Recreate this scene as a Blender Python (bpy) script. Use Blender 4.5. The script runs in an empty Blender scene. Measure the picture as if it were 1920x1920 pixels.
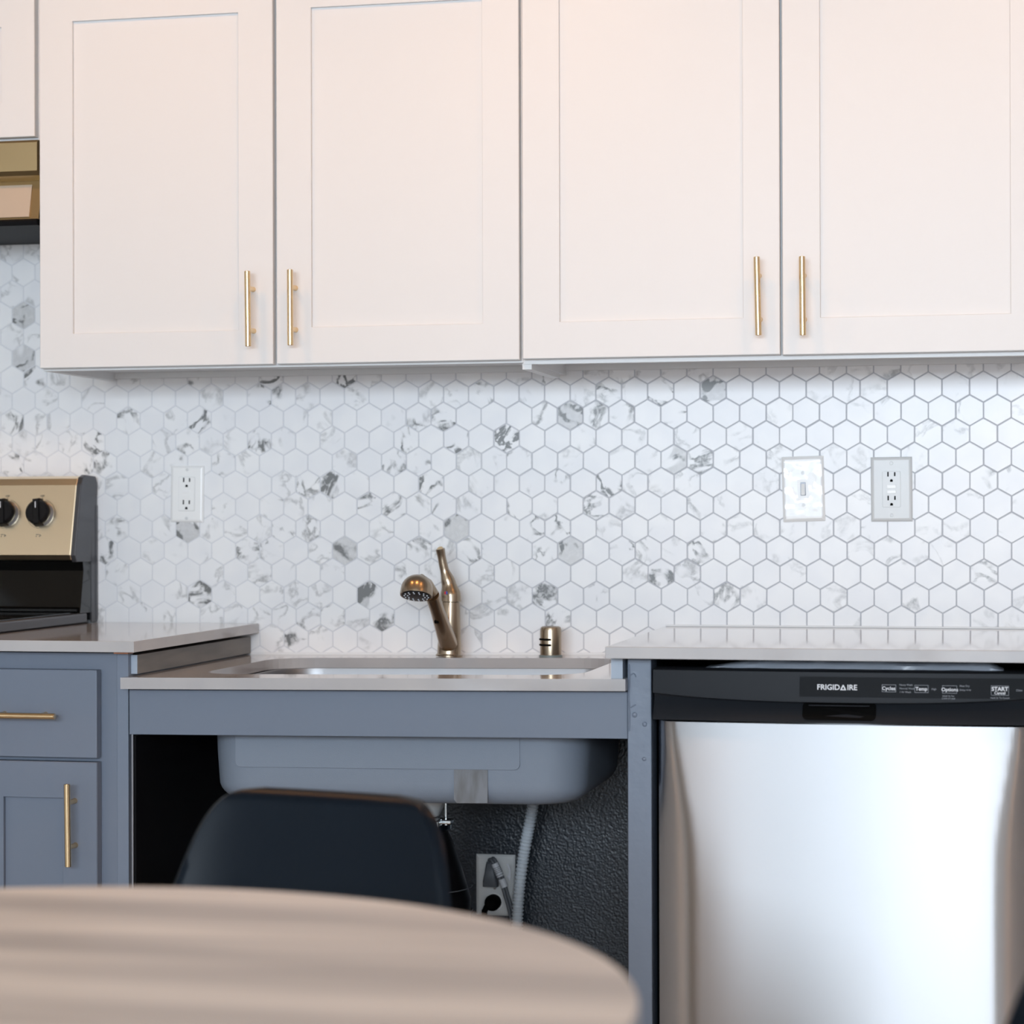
import bpy, bmesh, math, random
from mathutils import Vector, Matrix, noise
random.seed(7)
sc = bpy.context.scene
C = sc.collection
PI = math.pi

# ------------------------------------------------------------------ camera, world, light, exposure
cam_d = bpy.data.cameras.new('camera')
cam = bpy.data.objects.new('camera', cam_d); C.objects.link(cam)
yaw, pitch, roll = -0.212355, 0.002729, -0.002754
cy, sy = math.cos(yaw), math.sin(yaw)
fw = Vector((sy*math.cos(pitch), cy*math.cos(pitch), math.sin(pitch)))
r0 = Vector((cy, -sy, 0)); u0 = r0.cross(fw)
rr = math.cos(roll)*r0 + math.sin(roll)*u0
uu = -math.sin(roll)*r0 + math.cos(roll)*u0
cam.matrix_world = Matrix(((rr.x, uu.x, -fw.x, 0.90464), (rr.y, uu.y, -fw.y, -4.1958), (rr.z, uu.z, -fw.z, 1.12219), (0, 0, 0, 1)))
cam_d.sensor_width = 24.0; cam_d.sensor_fit = 'HORIZONTAL'
cam_d.lens = 4158.6*24/1920
cam_d.clip_start = 0.05
cam_d.dof.use_dof = True; cam_d.dof.focus_distance = 3.86; cam_d.dof.aperture_fstop = 2.5
sc.camera = cam

w = bpy.data.worlds.new('sky'); sc.world = w; w.use_nodes = True
w.node_tree.nodes['Background'].inputs[0].default_value = (0.62, 0.78, 1.0, 1)
w.node_tree.nodes['Background'].inputs[1].default_value = 1.0

sc.view_settings.view_transform = 'Standard'; sc.view_settings.look = 'None'
sc.view_settings.gamma = 1.0; sc.view_settings.use_curve_mapping = False
sc.view_settings.exposure = -0.28
sc.cycles.use_denoising = True
sc.cycles.max_bounces = 8; sc.cycles.diffuse_bounces = 5; sc.cycles.glossy_bounces = 4
sc.cycles.caustics_reflective = True; sc.cycles.caustics_refractive = False
sc.cycles.sample_clamp_indirect = 6.0

def area_light(name, loc, rot, sx, sy_, power, col, shape='RECTANGLE', spread=None):
    d = bpy.data.lights.new(name, 'AREA'); d.shape = shape; d.size = sx; d.size_y = sy_
    d.energy = power; d.color = col
    if spread: d.spread = spread
    o = bpy.data.objects.new(name, d); C.objects.link(o); o.location = loc; o.rotation_euler = rot
    return o
# daylight entering through the glazed door behind the camera
DOOR = (-1.60, 2.20, 0.08, 2.34)        # glazed sliding door behind the camera: x0, x1, z0, z1
for dx0, dx1, f in ((-1.58, -0.05, 0.64), (0.02, 0.60, 0.85), (0.67, 2.18, 1.15)):
    # bright sky in the upper part of each pane, dimmer ground in the lower part
    area_light('daylight_sky', ((dx0+dx1)/2, -7.14, 1.91), (PI/2, 0, 0), dx1-dx0, 0.82, 96*f*(dx1-dx0), (0.77, 0.885, 1.0))
    area_light('daylight_ground', ((dx0+dx1)/2, -7.14, 0.79), (PI/2, 0, 0), dx1-dx0, 1.38, 17*f*(dx1-dx0), (0.80, 0.90, 1.0))
# warm ceiling downlights; the rightmost is added to light right-facing sides
LAMPS = ((-0.78, -0.98, 4.9), (0.10, -0.98, 4.9), (0.98, -0.98, 4.4), (2.15, -1.90, 6.0))
for lx, ly, pw in LAMPS: area_light('lamp_light', (lx, ly, 2.40), (0, 0, 0), 0.15, 0.15, pw, (1.0, 0.48, 0.17), 'DISK')

# ------------------------------------------------------------------ materials
def mat(name, col=(0.5, 0.5, 0.5), rough=0.5, metal=0.0, **kw):
    m = bpy.data.materials.new(name); m.use_nodes = True
    b = m.node_tree.nodes['Principled BSDF']
    b.inputs['Base Color'].default_value = (*col, 1); b.inputs['Roughness'].default_value = rough
    b.inputs['Metallic'].default_value = metal
    for k, v in kw.items():
        b.inputs[k.replace('_', ' ')].default_value = v
    return m
def nt(m): return m.node_tree.nodes, m.node_tree.links, m.node_tree.nodes['Principled BSDF']
def bump(m, scale, strength, dist=0.001, detail=3, stretch=None, rough=0.5, vor=False):
    n, l, b = nt(m)
    tc = n.new('ShaderNodeTexCoord'); src = tc.outputs['Object']
    if stretch:
        mp = n.new('ShaderNodeMapping'); mp.inputs['Scale'].default_value = stretch
        l.new(src, mp.inputs['Vector']); src = mp.outputs['Vector']
    if vor:
        t = n.new('ShaderNodeTexVoronoi'); t.feature = 'SMOOTH_F1'; t.inputs['Scale'].default_value = scale
        o = t.outputs['Distance']
    else:
        t = n.new('ShaderNodeTexNoise'); t.inputs['Scale'].default_value = scale; t.inputs['Detail'].default_value = detail
        o = t.outputs['Fac']
    l.new(src, t.inputs['Vector'])
    bp = n.new('ShaderNodeBump'); bp.inputs['Strength'].default_value = strength; bp.inputs['Distance'].default_value = dist
    l.new(o, bp.inputs['Height']); l.new(bp.outputs['Normal'], b.inputs['Normal'])
    return m
def mottle(m, c1, c2, scale, stretch=(1, 1, 1), rot=(0, 0, 0), lo=0.35, hi=0.65, detail=4):
    n, l, b = nt(m)
    tc = n.new('ShaderNodeTexCoord'); mp = n.new('ShaderNodeMapping')
    mp.inputs['Scale'].default_value = stretch; mp.inputs['Rotation'].default_value = rot
    t = n.new('ShaderNodeTexNoise'); t.inputs['Scale'].default_value = scale; t.inputs['Detail'].default_value = detail
    cr = n.new('ShaderNodeValToRGB')
    cr.color_ramp.elements[0].position = lo; cr.color_ramp.elements[0].color = (*c1, 1)
    cr.color_ramp.elements[1].position = hi; cr.color_ramp.elements[1].color = (*c2, 1)
    l.new(tc.outputs['Object'], mp.inputs['Vector']); l.new(mp.outputs['Vector'], t.inputs['Vector'])
    l.new(t.outputs['Fac'], cr.inputs['Fac']); l.new(cr.outputs['Color'], b.inputs['Base Color'])
    return m

M = {}
M['white'] = mat('white_cabinet_paint', (0.715, 0.722, 0.728), 0.42)
M['grey'] = bump(mat('blue_grey_cabinet_paint', (0.146, 0.176, 0.232), 0.45), 220, 0.06, 0.0006)
M['grey_rough'] = bump(mat('blue_grey_brushed_paint', (0.165, 0.200, 0.262), 0.36), 60, 0.35, 0.0015, 5)
M['side_wood'] = mottle(mat('grey_washed_panel', (0.2, 0.19, 0.18), 0.55), (0.17, 0.165, 0.16), (0.23, 0.215, 0.20), 6, (1, 1, 8))
M['quartz'] = mottle(mat('pale_quartz', (0.5, 0.5, 0.5), 0.07), (0.40, 0.40, 0.415), (0.46, 0.455, 0.46), 9, lo=0.3, hi=0.7, detail=8)
M['gold'] = mat('champagne_bronze', (0.80, 0.60, 0.36), 0.18, 1.0)
M['nickel'] = bump(mat('brushed_bronze_nickel', (0.37, 0.295, 0.215), 0.25, 1.0), 300, 0.08, 0.0003, 2, (1, 1, 0.05))
M['steel'] = mat('brushed_stainless', (0.54, 0.55, 0.57), 0.42, 1.0, Anisotropic=1.0, Anisotropic_Rotation=0.25)
M['steel_warm'] = bump(mat('range_stainless_warm_lit', (0.95, 0.80, 0.58), 0.30, 1.0), 260, 0.05, 0.0003, 2, (0.03, 1, 1))  # the warm ceiling's reflection is put into the steel colour
M['steel_hood'] = mat('hood_stainless_amber_lit', (0.50, 0.38, 0.21), 0.33, 1.0)  # amber lamp light is put into the hood's base colour
M['steel_dark'] = mat('dark_steel_side', (0.085, 0.085, 0.092), 0.38, 0.6)
M['sink_steel'] = mat('sink_stainless', (0.30, 0.30, 0.31), 0.42, 1.0)
M['sink_coat'] = bump(mat('grey_undercoat', (0.20, 0.235, 0.29), 0.62), 700, 0.35, 0.0006, 2)
M['tape'] = mottle(mat('tape_residue', (0.12, 0.115, 0.115), 0.5), (0.125, 0.125, 0.130), (0.185, 0.195, 0.215), 18, (4, 1, 1))
M['black_gloss'] = mat('black_gloss_enamel', (0.003, 0.003, 0.003), 0.05, Specular_IOR_Level=0.3)
M['black'] = mat('black_plastic', (0.007, 0.007, 0.008), 0.30, Specular_IOR_Level=0.25)
M['black_panel'] = mat('black_laminate', (0.004, 0.004, 0.005), 0.6, Specular_IOR_Level=0.15)
M['void'] = mat('dark_cavity', (0.004, 0.004, 0.005), 0.8)
M['dw_black'] = bump(mat('charcoal_control_plastic', (0.013, 0.015, 0.019), 0.45, Specular_IOR_Level=0.14), 500, 0.12, 0.0004, 2)
M['print'] = mat('white_print', (0.72, 0.74, 0.78), 0.5)
M['print_dim'] = mat('grey_print', (0.30, 0.32, 0.36), 0.5)
M['print_dark'] = mat('dark_print', (0.03, 0.025, 0.02), 0.5)
M['plate'] = mat('white_plastic', (0.88, 0.88, 0.87), 0.28)
M['plate_dull'] = mat('grey_white_plastic', (0.66, 0.67, 0.67), 0.30)
M['slot'] = mat('black_slot', (0.003, 0.003, 0.003), 0.7, Specular_IOR_Level=0.05)
M['screw'] = mat('screw_metal', (0.6, 0.58, 0.55), 0.3, 0.9)
M['chrome'] = mat('zinc_metal', (0.62, 0.66, 0.68), 0.16, 1.0)
M['hose'] = mat('translucent_grey_hose', (0.60, 0.65, 0.70), 0.35)
M['cord'] = mat('grey_cord', (0.10, 0.11, 0.125), 0.45)
M['tag'] = mat('white_tag', (0.62, 0.64, 0.68), 0.5)
M['film_grey'] = bump(mat('plastic_sheet', (0.55, 0.60, 0.68), 0.18), 30, 0.5, 0.004)
M['chair'] = mat('black_chair_shell', (0.004, 0.008, 0.014), 0.32, Specular_IOR_Level=0.13)
M['wood_leg'] = mottle(mat('beech_wood', (0.5, 0.34, 0.2), 0.45), (0.42, 0.28, 0.16), (0.55, 0.39, 0.24), 8, (1, 1, 0.15))
M['edge'] = mat('table_edge_band', (0.42, 0.42, 0.45), 0.4)
M['caulk'] = mat('white_caulk', (0.78, 0.79, 0.80), 0.4)
M['grout'] = mat('grey_grout', (0.5, 0.52, 0.55), 0.8)
n, l, b = nt(M['grout'])      # left joints look fainter from blur and lighting; that is put into the colour
geo = n.new('ShaderNodeNewGeometry'); sx = n.new('ShaderNodeSeparateXYZ'); mr = n.new('ShaderNodeMapRange'); cr = n.new('ShaderNodeValToRGB')
mr.inputs['From Min'].default_value = -0.6; mr.inputs['From Max'].default_value = 0.5
cr.color_ramp.elements[0].color = (0.70, 0.71, 0.74, 1); cr.color_ramp.elements[1].color = (0.50, 0.52, 0.565, 1)
l.new(geo.outputs['Position'], sx.inputs[0]); l.new(sx.outputs[0], mr.inputs['Value']); l.new(mr.outputs[0], cr.inputs['Fac']); l.new(cr.outputs['Color'], b.inputs['Base Color'])
M['wall_dark'] = bump(mat('dark_lower_wall', (0.009, 0.015, 0.024), 0.34), 240, 0.7, 0.0014, vor=True)  # near-black blue for the surfaces below the counter
M['wall'] = bump(mat('white_wall_paint', (0.74, 0.73, 0.72), 0.6), 120, 0.2, 0.001)
M['ceiling'] = mat('ceiling_paint', (0.58, 0.48, 0.37), 0.7)
M['floor'] = mottle(mat('floor_board', (0.3, 0.2, 0.13), 0.4), (0.40, 0.37, 0.34), (0.52, 0.49, 0.46), 3, (8, 1, 1))
M['wall_warm'] = mat('pale_grey_wall_paint', (0.60, 0.59, 0.60), 0.6)
M['pale_grey'] = mat('pale_blue_grey_paint', (0.36, 0.42, 0.50), 0.45)
M['frame'] = mat('white_window_frame', (0.72, 0.73, 0.75), 0.4)
M['lamp_glass'] = mat('lamp_glass', (0.9, 0.85, 0.75), 0.4)
M['red'] = mat('red_dot', (0.6, 0.01, 0.02), 0.4); M['blue'] = mat('blue_dot', (0.03, 0.12, 0.55), 0.4)
M['copper'] = mat('copper_crumb', (0.5, 0.2, 0.1), 0.6)
M['teal'] = mat('grey_gasket', (0.16, 0.21, 0.22), 0.4)
M['knob_ring'] = mat('grey_knob_ring', (0.24, 0.25, 0.28), 0.35, 0.3)
M['reflection_beige'] = mat('hood_reflection_beige', (0.62, 0.52, 0.42), 0.45, 0.5)
g = mat('clear_glass', (0.9, 0.95, 0.95), 0.02); M['glass'] = g
n, l, b = nt(g); b.inputs['Transmission Weight'].default_value = 1.0

# table laminate: broad pale and dark wood streaks
m = mat('pale_wood_laminate', (0.5, 0.42, 0.35), 0.36); M['table'] = m
n, l, b = nt(m)
tc = n.new('ShaderNodeTexCoord'); mp = n.new('ShaderNodeMapping')
mp.inputs['Rotation'].default_value = (0, 0, math.radians(-49)); mp.inputs['Scale'].default_value = (0.9, 10, 1)
t = n.new('ShaderNodeTexNoise'); t.inputs['Scale'].default_value = 1.0; t.inputs['Detail'].default_value = 3; t.inputs['Roughness'].default_value = 0.55
cr = n.new('ShaderNodeValToRGB')
cr.color_ramp.elements[0].position = 0.36; cr.color_ramp.elements[0].color = (0.44, 0.395, 0.37, 1)
cr.color_ramp.elements[1].position = 0.64; cr.color_ramp.elements[1].color = (0.86, 0.775, 0.71, 1)
l.new(tc.outputs['Object'], mp.inputs['Vector']); l.new(mp.outputs['Vector'], t.inputs['Vector'])
l.new(t.outputs['Fac'], cr.inputs['Fac']); l.new(cr.outputs['Color'], b.inputs['Base Color'])

# wrinkled protective film
m = bpy.data.materials.new('clear_wrinkled_film'); m.use_nodes = True; M['film'] = m
n, l = m.node_tree.nodes, m.node_tree.links
n.remove(n['Principled BSDF'])
tr = n.new('ShaderNodeBsdfTransparent'); gl = n.new('ShaderNodeBsdfGlossy'); gl.inputs['Roughness'].default_value = 0.08
gl.inputs['Color'].default_value = (0.95, 0.97, 1, 1)
mx = n.new('ShaderNodeMixShader'); mx.inputs[0].default_value = 0.05
l.new(tr.outputs[0], mx.inputs[1]); l.new(gl.outputs[0], mx.inputs[2]); l.new(mx.outputs[0], n['Material Output'].inputs['Surface'])

# marble tile: per-tile values from the object's colour (single tiles) or a vertex attribute (the joined ones)
def tile_mat(name, attr):
    m = mat(name, (0.8, 0.8, 0.8), 0.30); n, l, b = nt(m)
    geo = n.new('ShaderNodeNewGeometry'); sep = n.new('ShaderNodeSeparateColor')
    if attr:
        a = n.new('ShaderNodeAttribute'); a.attribute_name = 'tile_value'; l.new(a.outputs['Color'], sep.inputs[0])
    else:
        a = n.new('ShaderNodeObjectInfo'); l.new(a.outputs['Color'], sep.inputs[0])
    def math_(op, x, y=None):
        q = n.new('ShaderNodeMath'); q.operation = op
        for i, v in enumerate((x, y)):
            if v is None: continue
            if isinstance(v, (int, float)): q.inputs[i].default_value = v
            else: l.new(v, q.inputs[i])
        return q.outputs[0]
    vein, solid, seed = sep.outputs[0], sep.outputs[1], sep.outputs[2]
    off = n.new('ShaderNodeCombineXYZ'); l.new(math_('MULTIPLY', seed, 37.0), off.inputs[0]); l.new(math_('MULTIPLY', seed, 91.0), off.inputs[2])
    add = n.new('ShaderNodeVectorMath'); add.operation = 'ADD'; l.new(geo.outputs['Position'], add.inputs[0]); l.new(off.outputs[0], add.inputs[1])
    def noise_(scale, detail, dist, rough=0.6):
        t = n.new('ShaderNodeTexNoise'); t.inputs['Scale'].default_value = scale; t.inputs['Detail'].default_value = detail
        t.inputs['Distortion'].default_value = dist; t.inputs['Roughness'].default_value = rough
        l.new(add.outputs[0], t.inputs['Vector']); return t.outputs['Fac']
    def ramp(x, lo, hi):
        q = n.new('ShaderNodeMapRange'); q.interpolation_type = 'SMOOTHSTEP'; q.inputs['From Min'].default_value = lo; q.inputs['From Max'].default_value = hi
        l.new(x, q.inputs['Value']); return q.outputs[0]
    n1 = noise_(15, 4, 0.8, 0.5)
    line = math_('SUBTRACT', 1.0, ramp(math_('ABSOLUTE', math_('SUBTRACT', n1, 0.5)), 0.0, 0.060))
    patch = ramp(noise_(19, 2, 0.4), 0.44, 0.58)
    fine = ramp(noise_(110, 4, 0.5), 0.30, 0.62)
    v1 = math_('MULTIPLY', math_('MULTIPLY', line, patch), math_('ADD', math_('MULTIPLY', fine, 0.6), 0.4))
    v1 = math_('MULTIPLY', v1, math_('MULTIPLY', vein, 2.1))
    v2 = math_('MULTIPLY', math_('MULTIPLY', ramp(noise_(11, 2, 0.8), 0.38, 0.44), solid), math_('ADD', math_('MULTIPLY', fine, 0.14), 0.36))
    tot = n.new('ShaderNodeClamp'); l.new(math_('ADD', v1, v2), tot.inputs[0])
    base = n.new('ShaderNodeMix'); base.data_type = 'RGBA'
    base.inputs[6].default_value = (0.82, 0.825, 0.845, 1); base.inputs[7].default_value = (0.87, 0.87, 0.875, 1)
    l.new(ramp(noise_(9, 2, 0.2), 0.35, 0.65), base.inputs[0])
    mix = n.new('ShaderNodeMix'); mix.data_type = 'RGBA'
    mix.inputs[7].default_value = (0.175, 0.18, 0.182, 1)
    l.new(tot.outputs[0], mix.inputs[0]); l.new(base.outputs[2], mix.inputs[6]); l.new(mix.outputs[2], b.inputs['Base Color'])
    return m
M['tile'] = tile_mat('marble_tile', False); M['tile_joined'] = tile_mat('marble_tile_joined', True)

# ------------------------------------------------------------------ mesh helpers
def box(bm, x0, x1, y0, y1, z0, z1, bev=0.0, seg=2):
    res = bmesh.ops.create_cube(bm, size=1.0)
    vs = res['verts']
    for v in vs:
        v.co = Vector(((x0+x1)/2 + v.co.x*(x1-x0), (y0+y1)/2 + v.co.y*(y1-y0), (z0+z1)/2 + v.co.z*(z1-z0)))
    if bev > 0:
        es = list({e for v in vs for e in v.link_edges})
        bmesh.ops.bevel(bm, geom=es, offset=bev, segments=seg, profile=0.5, affect='EDGES')
def prism(bm, pts, axis, a, b_, bev=0.0):
    """polygon pts in the two other axes, extruded along axis from a to b_"""
    def co(p, t):
        if axis == 'x': return Vector((t, p[0], p[1]))
        if axis == 'y': return Vector((p[0], t, p[1]))
        return Vector((p[0], p[1], t))
    A = [bm.verts.new(co(p, a)) for p in pts]; B = [bm.verts.new(co(p, b_)) for p in pts]
    fs = [bm.faces.new(A), bm.faces.new(B)]
    k = len(pts)
    for i in range(k):
        fs.append(bm.faces.new((A[i], A[(i+1) % k], B[(i+1) % k], B[i])))
    bmesh.ops.recalc_face_normals(bm, faces=fs)
    if bev > 0:
        es = list({e for f in fs[:2] for e in f.edges})
        bmesh.ops.bevel(bm, geom=es, offset=bev, segments=2, profile=0.5, affect='EDGES')
def rings(bm, loops, cap0=True, cap1=True, closed=False):
    R = [[bm.verts.new(p) for p in lp] for lp in loops]
    k = len(R[0]); fs = []
    pairs = list(zip(R, R[1:])) + ([(R[-1], R[0])] if closed else [])
    for a, b_ in pairs:
        for i in range(k):
            fs.append(bm.faces.new((a[i], a[(i+1) % k], b_[(i+1) % k], b_[i])))
    if not closed:
        if cap0: fs.append(bm.faces.new(R[0]))
        if cap1: fs.append(bm.faces.new(R[-1]))
    bmesh.ops.recalc_face_normals(bm, faces=fs)
def frame_of(d):
    d = Vector(d).normalized(); a = Vector((0, 0, 1)) if abs(d.z) < 0.9 else Vector((1, 0, 0))
    u = d.cross(a).normalized(); return u, d.cross(u).normalized()
def lathe(bm, o, d, prof, seg=32, cap0=True, cap1=True):
    """prof: (distance along d, radius)"""
    o = Vector(o); dd = Vector(d).normalized(); u, v = frame_of(dd)
    loops = [[o + dd*t + (u*math.cos(2*PI*i/seg) + v*math.sin(2*PI*i/seg))*r for i in range(seg)] for t, r in prof]
    rings(bm, loops, cap0, cap1)
def tube(bm, pts, rad, seg=12, cap=True):
    pts = [Vector(p) for p in pts]; loops = []
    u = None
    for i, p in enumerate(pts):
        d = (pts[min(i+1, len(pts)-1)] - pts[max(i-1, 0)]).normalized()
        if u is None: u, v = frame_of(d)
        else:
            u = (u - d*u.dot(d)).normalized(); v = d.cross(u)
        r = rad[i] if isinstance(rad, (list, tuple)) else rad
        loops.append([p + (u*math.cos(2*PI*k/seg) + v*math.sin(2*PI*k/seg))*r for k in range(seg)])
    rings(bm, loops, cap, cap)
def spline(pts, n_=8):
    pts = [Vector(p) for p in pts]; out = []
    for i in range(len(pts)-1):
        p0, p1, p2, p3 = pts[max(i-1, 0)], pts[i], pts[i+1], pts[min(i+2, len(pts)-1)]
        for k in range(n_):
            t = k/n_
            out.append(0.5*((2*p1) + (p2-p0)*t + (2*p0-5*p1+4*p2-p3)*t*t + (3*p1-p0-3*p2+p3)*t**3))
    out.append(pts[-1]); return out
def rrect(x0, x1, y0, y1, r, seg=6):
    out = []
    for cx, cy_, a0 in ((x1-r, y1-r, 0), (x0+r, y1-r, PI/2), (x0+r, y0+r, PI), (x1-r, y0+r, 1.5*PI)):
        for i in range(seg+1):
            a = a0 + (PI/2)*i/seg; out.append((cx + r*math.cos(a), cy_ + r*math.sin(a)))
    return out

def origin_of(parent):
    o = Vector((0, 0, 0)); p = parent
    while p is not None:
        o += p.location; p = p.parent
    return o
def obj(name, bm, m, parent=None, smooth=False, local=False, kind=None):
    """one mesh object; geometry is given in world coordinates unless local"""
    me = bpy.data.meshes.new(name)
    if parent is not None and not local:
        bmesh.ops.translate(bm, verts=bm.verts, vec=-origin_of(parent))
    bm.to_mesh(me); bm.free()
    for mm in (m if isinstance(m, (list, tuple)) else [m]): me.materials.append(mm)
    if smooth:
        for p in me.polygons: p.use_smooth = True
        try: me.set_sharp_from_angle(angle=math.radians(38))
        except Exception: pass
    o = bpy.data.objects.new(name, me); C.objects.link(o)
    if parent is not None: o.parent = parent
    if kind: o['kind'] = kind
    return o
def tag(o, label, cat, group=None):
    o['label'] = label; o['category'] = cat
    if group: o['group'] = group
    return o
def thing(name, label, cat, loc=(0, 0, 0), group=None, rotz=0):
    o = bpy.data.objects.new(name, None); C.objects.link(o); o.location = loc; o.rotation_euler = (0, 0, rotz)
    o.empty_display_size = 0.1
    return tag(o, label, cat, group)
def BM(): return bmesh.new()
def bxo(name, m, parent, x0, x1, y0, y1, z0, z1, bev=0.0, **kw):
    bm = BM(); box(bm, x0, x1, y0, y1, z0, z1, bev); return obj(name, bm, m, parent, **kw)
def dup_tree(o, parent=None, loc=None):
    c = o.copy(); C.objects.link(c)
    if parent is not None: c.parent = parent
    if loc is not None: c.location = loc
    for ch in list(o.children): dup_tree(ch, c)
    return c
def text(body, size, m, parent, x, z, y, align='CENTER', bold=0.0, name='lettering', face='front', tilt=0.0):
    """flat lettering standing on a plane that faces the room (-y)"""
    cu = bpy.data.curves.new('t', 'FONT'); cu.body = body; cu.size = size; cu.align_x = align; cu.align_y = 'CENTER'
    cu.offset = bold; cu.extrude = 0.00015; cu.resolution_u = 3
    to = bpy.data.objects.new('t', cu); C.objects.link(to)
    dg = bpy.context.evaluated_depsgraph_get(); dg.update()
    me = bpy.data.meshes.new_from_object(to.evaluated_get(dg))
    bpy.data.objects.remove(to); bpy.data.curves.remove(cu)
    me.transform(Matrix.Rotation(PI/2 + tilt, 4, 'X')); me.materials.clear(); me.materials.append(m)
    o = bpy.data.objects.new(name, me); C.objects.link(o); o.parent = parent
    o.location = Vector((x, y, z)) - origin_of(parent)
    return o

# ------------------------------------------------------------------ setting: room shell
XL, XR, YF, ZC = -3.0, 2.9, -7.2, 2.46
def struct(o, name=None):
    o['kind'] = 'structure'; return o
struct(bxo('floor', M['floor'], None, XL, XR, YF, 0.05, -0.05, 0.0))
struct(bxo('ceiling', M['ceiling'], None, XL, XR, YF, 0.05, ZC, ZC+0.05))
struct(bxo('wall_left', M['wall'], None, XL-0.05, XL, YF, 0.05, 0, ZC))
struct(bxo('wall_right', M['wall_warm'], None, XR, XR+0.05, YF, 0.05, 0, ZC))
bm = BM(); x0, x1, z0, z1 = DOOR
box(bm, XL, x0, YF-0.05, YF, 0, ZC); box(bm, x1, XR, YF-0.05, YF, 0, ZC)
box(bm, x0, x1, YF-0.05, YF, 0, z0); box(bm, x0, x1, YF-0.05, YF, z1, ZC)
struct(obj('wall_front', bm, M['wall']))
bm = BM()
for a in (x0, -0.05, 0.60, x1-0.07): box(bm, a, a+0.07, YF+0.062, YF+0.10, z0, z1)
box(bm, x0, x1, YF+0.062, YF+0.10, z0, z0+0.08); box(bm, x0, x1, YF+0.062, YF+0.10, z1-0.07, z1)
d1 = struct(obj('door_1', bm, M['frame']))
bxo('pane', M['glass'], d1, x0+0.01, x1-0.01, YF+0.01, YF+0.016, z0+0.01, z1-0.01)
bm = BM(); box(bm, XL, XR, 0.008, 0.06, 0.845, ZC)
wall = struct(obj('wall_back', bm, M['wall']))
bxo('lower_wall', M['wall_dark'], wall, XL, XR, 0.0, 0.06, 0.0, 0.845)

# ------------------------------------------------------------------ backsplash of marble hexagons
P = 0.0502; RH = P*math.sqrt(3)/2
XO, ZO = 0.59193, 1.39210
VEINS={(-33,1):(0.6,0),(-33,3):(0.9,0),(-32,-4):(0.9,1),(-32,-2):(0.8,1),(-32,-1):(0.6,0),(-30,1):(0.5,0),(-30,3):(0.5,0),(-29,2):(0.6,0),(-29,3):(0.5,0),(-29,7):(0.7,0),(-28,1):(0.5,0),(-28,6):(0.5,0),(-28,8):(0.3,0),(-27,-1):(0.7,0),(-27,10):(0.5,0),(-26,3):(0.5,0),(-25,-1):(0.6,0),(-25,1):(0.7,0),(-25,2):(0.5,0),(-25,6):(0.9,1),(-25,9):(0.8,0),(-24,3):(0.5,0),(-24,5):(0.3,0),(-23,7):(0.6,0),(-22,-1):(0.8,0),(-22,0):(0.9,0),(-22,2):(0.7,0),(-22,5):(0.5,0),(-22,7):(0.4,0),(-22,8):(0.3,0),(-21,0):(0.5,0),(-21,3):(0.9,0),(-21,6):(0.4,0),(-21,11):(0.6,0),(-20,4):(0.4,0),(-20,6):(0.4,0),(-20,10):(0.5,0),(-19,-1):(0.8,0),(-19,4):(0.8,0),(-19,7):(0.8,1),(-19,10):(0.6,0),(-18,-1):(0.5,0),(-18,0):(0.3,0),(-18,5):(0.5,0),(-18,9):(0.9,1),(-17,3):(0.5,0),(-17,5):(0.7,0),(-17,8):(0.3,0),(-17,10):(0.6,0),(-16,1):(0.5,0),(-16,2):(0.7,0),(-16,3):(0.5,0),(-16,5):(0.3,0),(-16,7):(0.4,0),(-16,8):(0.3,0),(-15,1):(0.7,0),(-15,4):(0.9,0),(-15,5):(0.4,0),(-14,2):(0.8,0),(-14,6):(0.8,1),(-14,7):(0.5,0),(-13,0):(0.4,0),(-13,8):(0.2,0),(-13,10):(0.2,0),(-12,2):(0.9,0),(-12,3):(0.5,0),(-12,5):(0.4,0),(-12,6):(0.4,0),(-11,-1):(0.4,0),(-11,1):(0.4,0),(-11,6):(0.8,0),(-11,7):(0.4,0),(-11,9):(0.6,0),(-10,1):(0.8,1),(-10,4):(0.4,0),(-10,6):(0.9,0),(-10,7):(0.7,1),(-10,10):(0.5,0),(-9,1):(0.5,0),(-9,5):(0.5,0),(-8,0):(0.6,0),(-8,1):(0.6,0),(-8,4):(0.9,0),(-8,7):(0.6,0),(-7,7):(0.3,0),(-6,0):(0.7,0),(-6,1):(0.6,0),(-6,3):(0.9,1),(-6,8):(0.6,0),(-5,3):(0.5,0),(-5,5):(0.3,0),(-5,7):(0.5,0),(-5,8):(0.3,0),(-4,0):(0.8,1),(-4,7):(0.5,0),(-4,9):(0.4,0),(-3,8):(0.4,0),(-2,2):(0.4,0),(-2,3):(0.4,0),(-2,6):(0.4,0),(-1,6):(0.4,0),(0,9):(0.3,0),(2,-1):(0.5,0),(2,1):(0.4,0),(2,6):(0.3,0),(2,7):(0.4,0),(3,8):(0.4,0),(3,9):(0.5,0),(4,-1):(0.5,0),(4,2):(0.3,0),(5,-1):(0.3,0),(5,1):(0.4,0),(5,2):(0.4,0),(6,4):(0.5,0),(6,8):(0.6,0),(7,4):(0.5,0)}
XT0, XT1 = -1.63, 1.02
bm = BM(); box(bm, -0.82, XT1, 0.0008, 0.0082, 0.845, 1.45); box(bm, XT0, -0.8201, 0.0008, 0.0082, 0.845, 1.735)
obj('grout', bm, M['grout'], wall)
RO = (P-0.0021)/math.sqrt(3)
def hexpts(rad): return [(rad*math.sin(PI/3*i), rad*math.cos(PI/3*i)) for i in range(6)]
hp = hexpts(RO); hq = hexpts(RO-0.0007)
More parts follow.
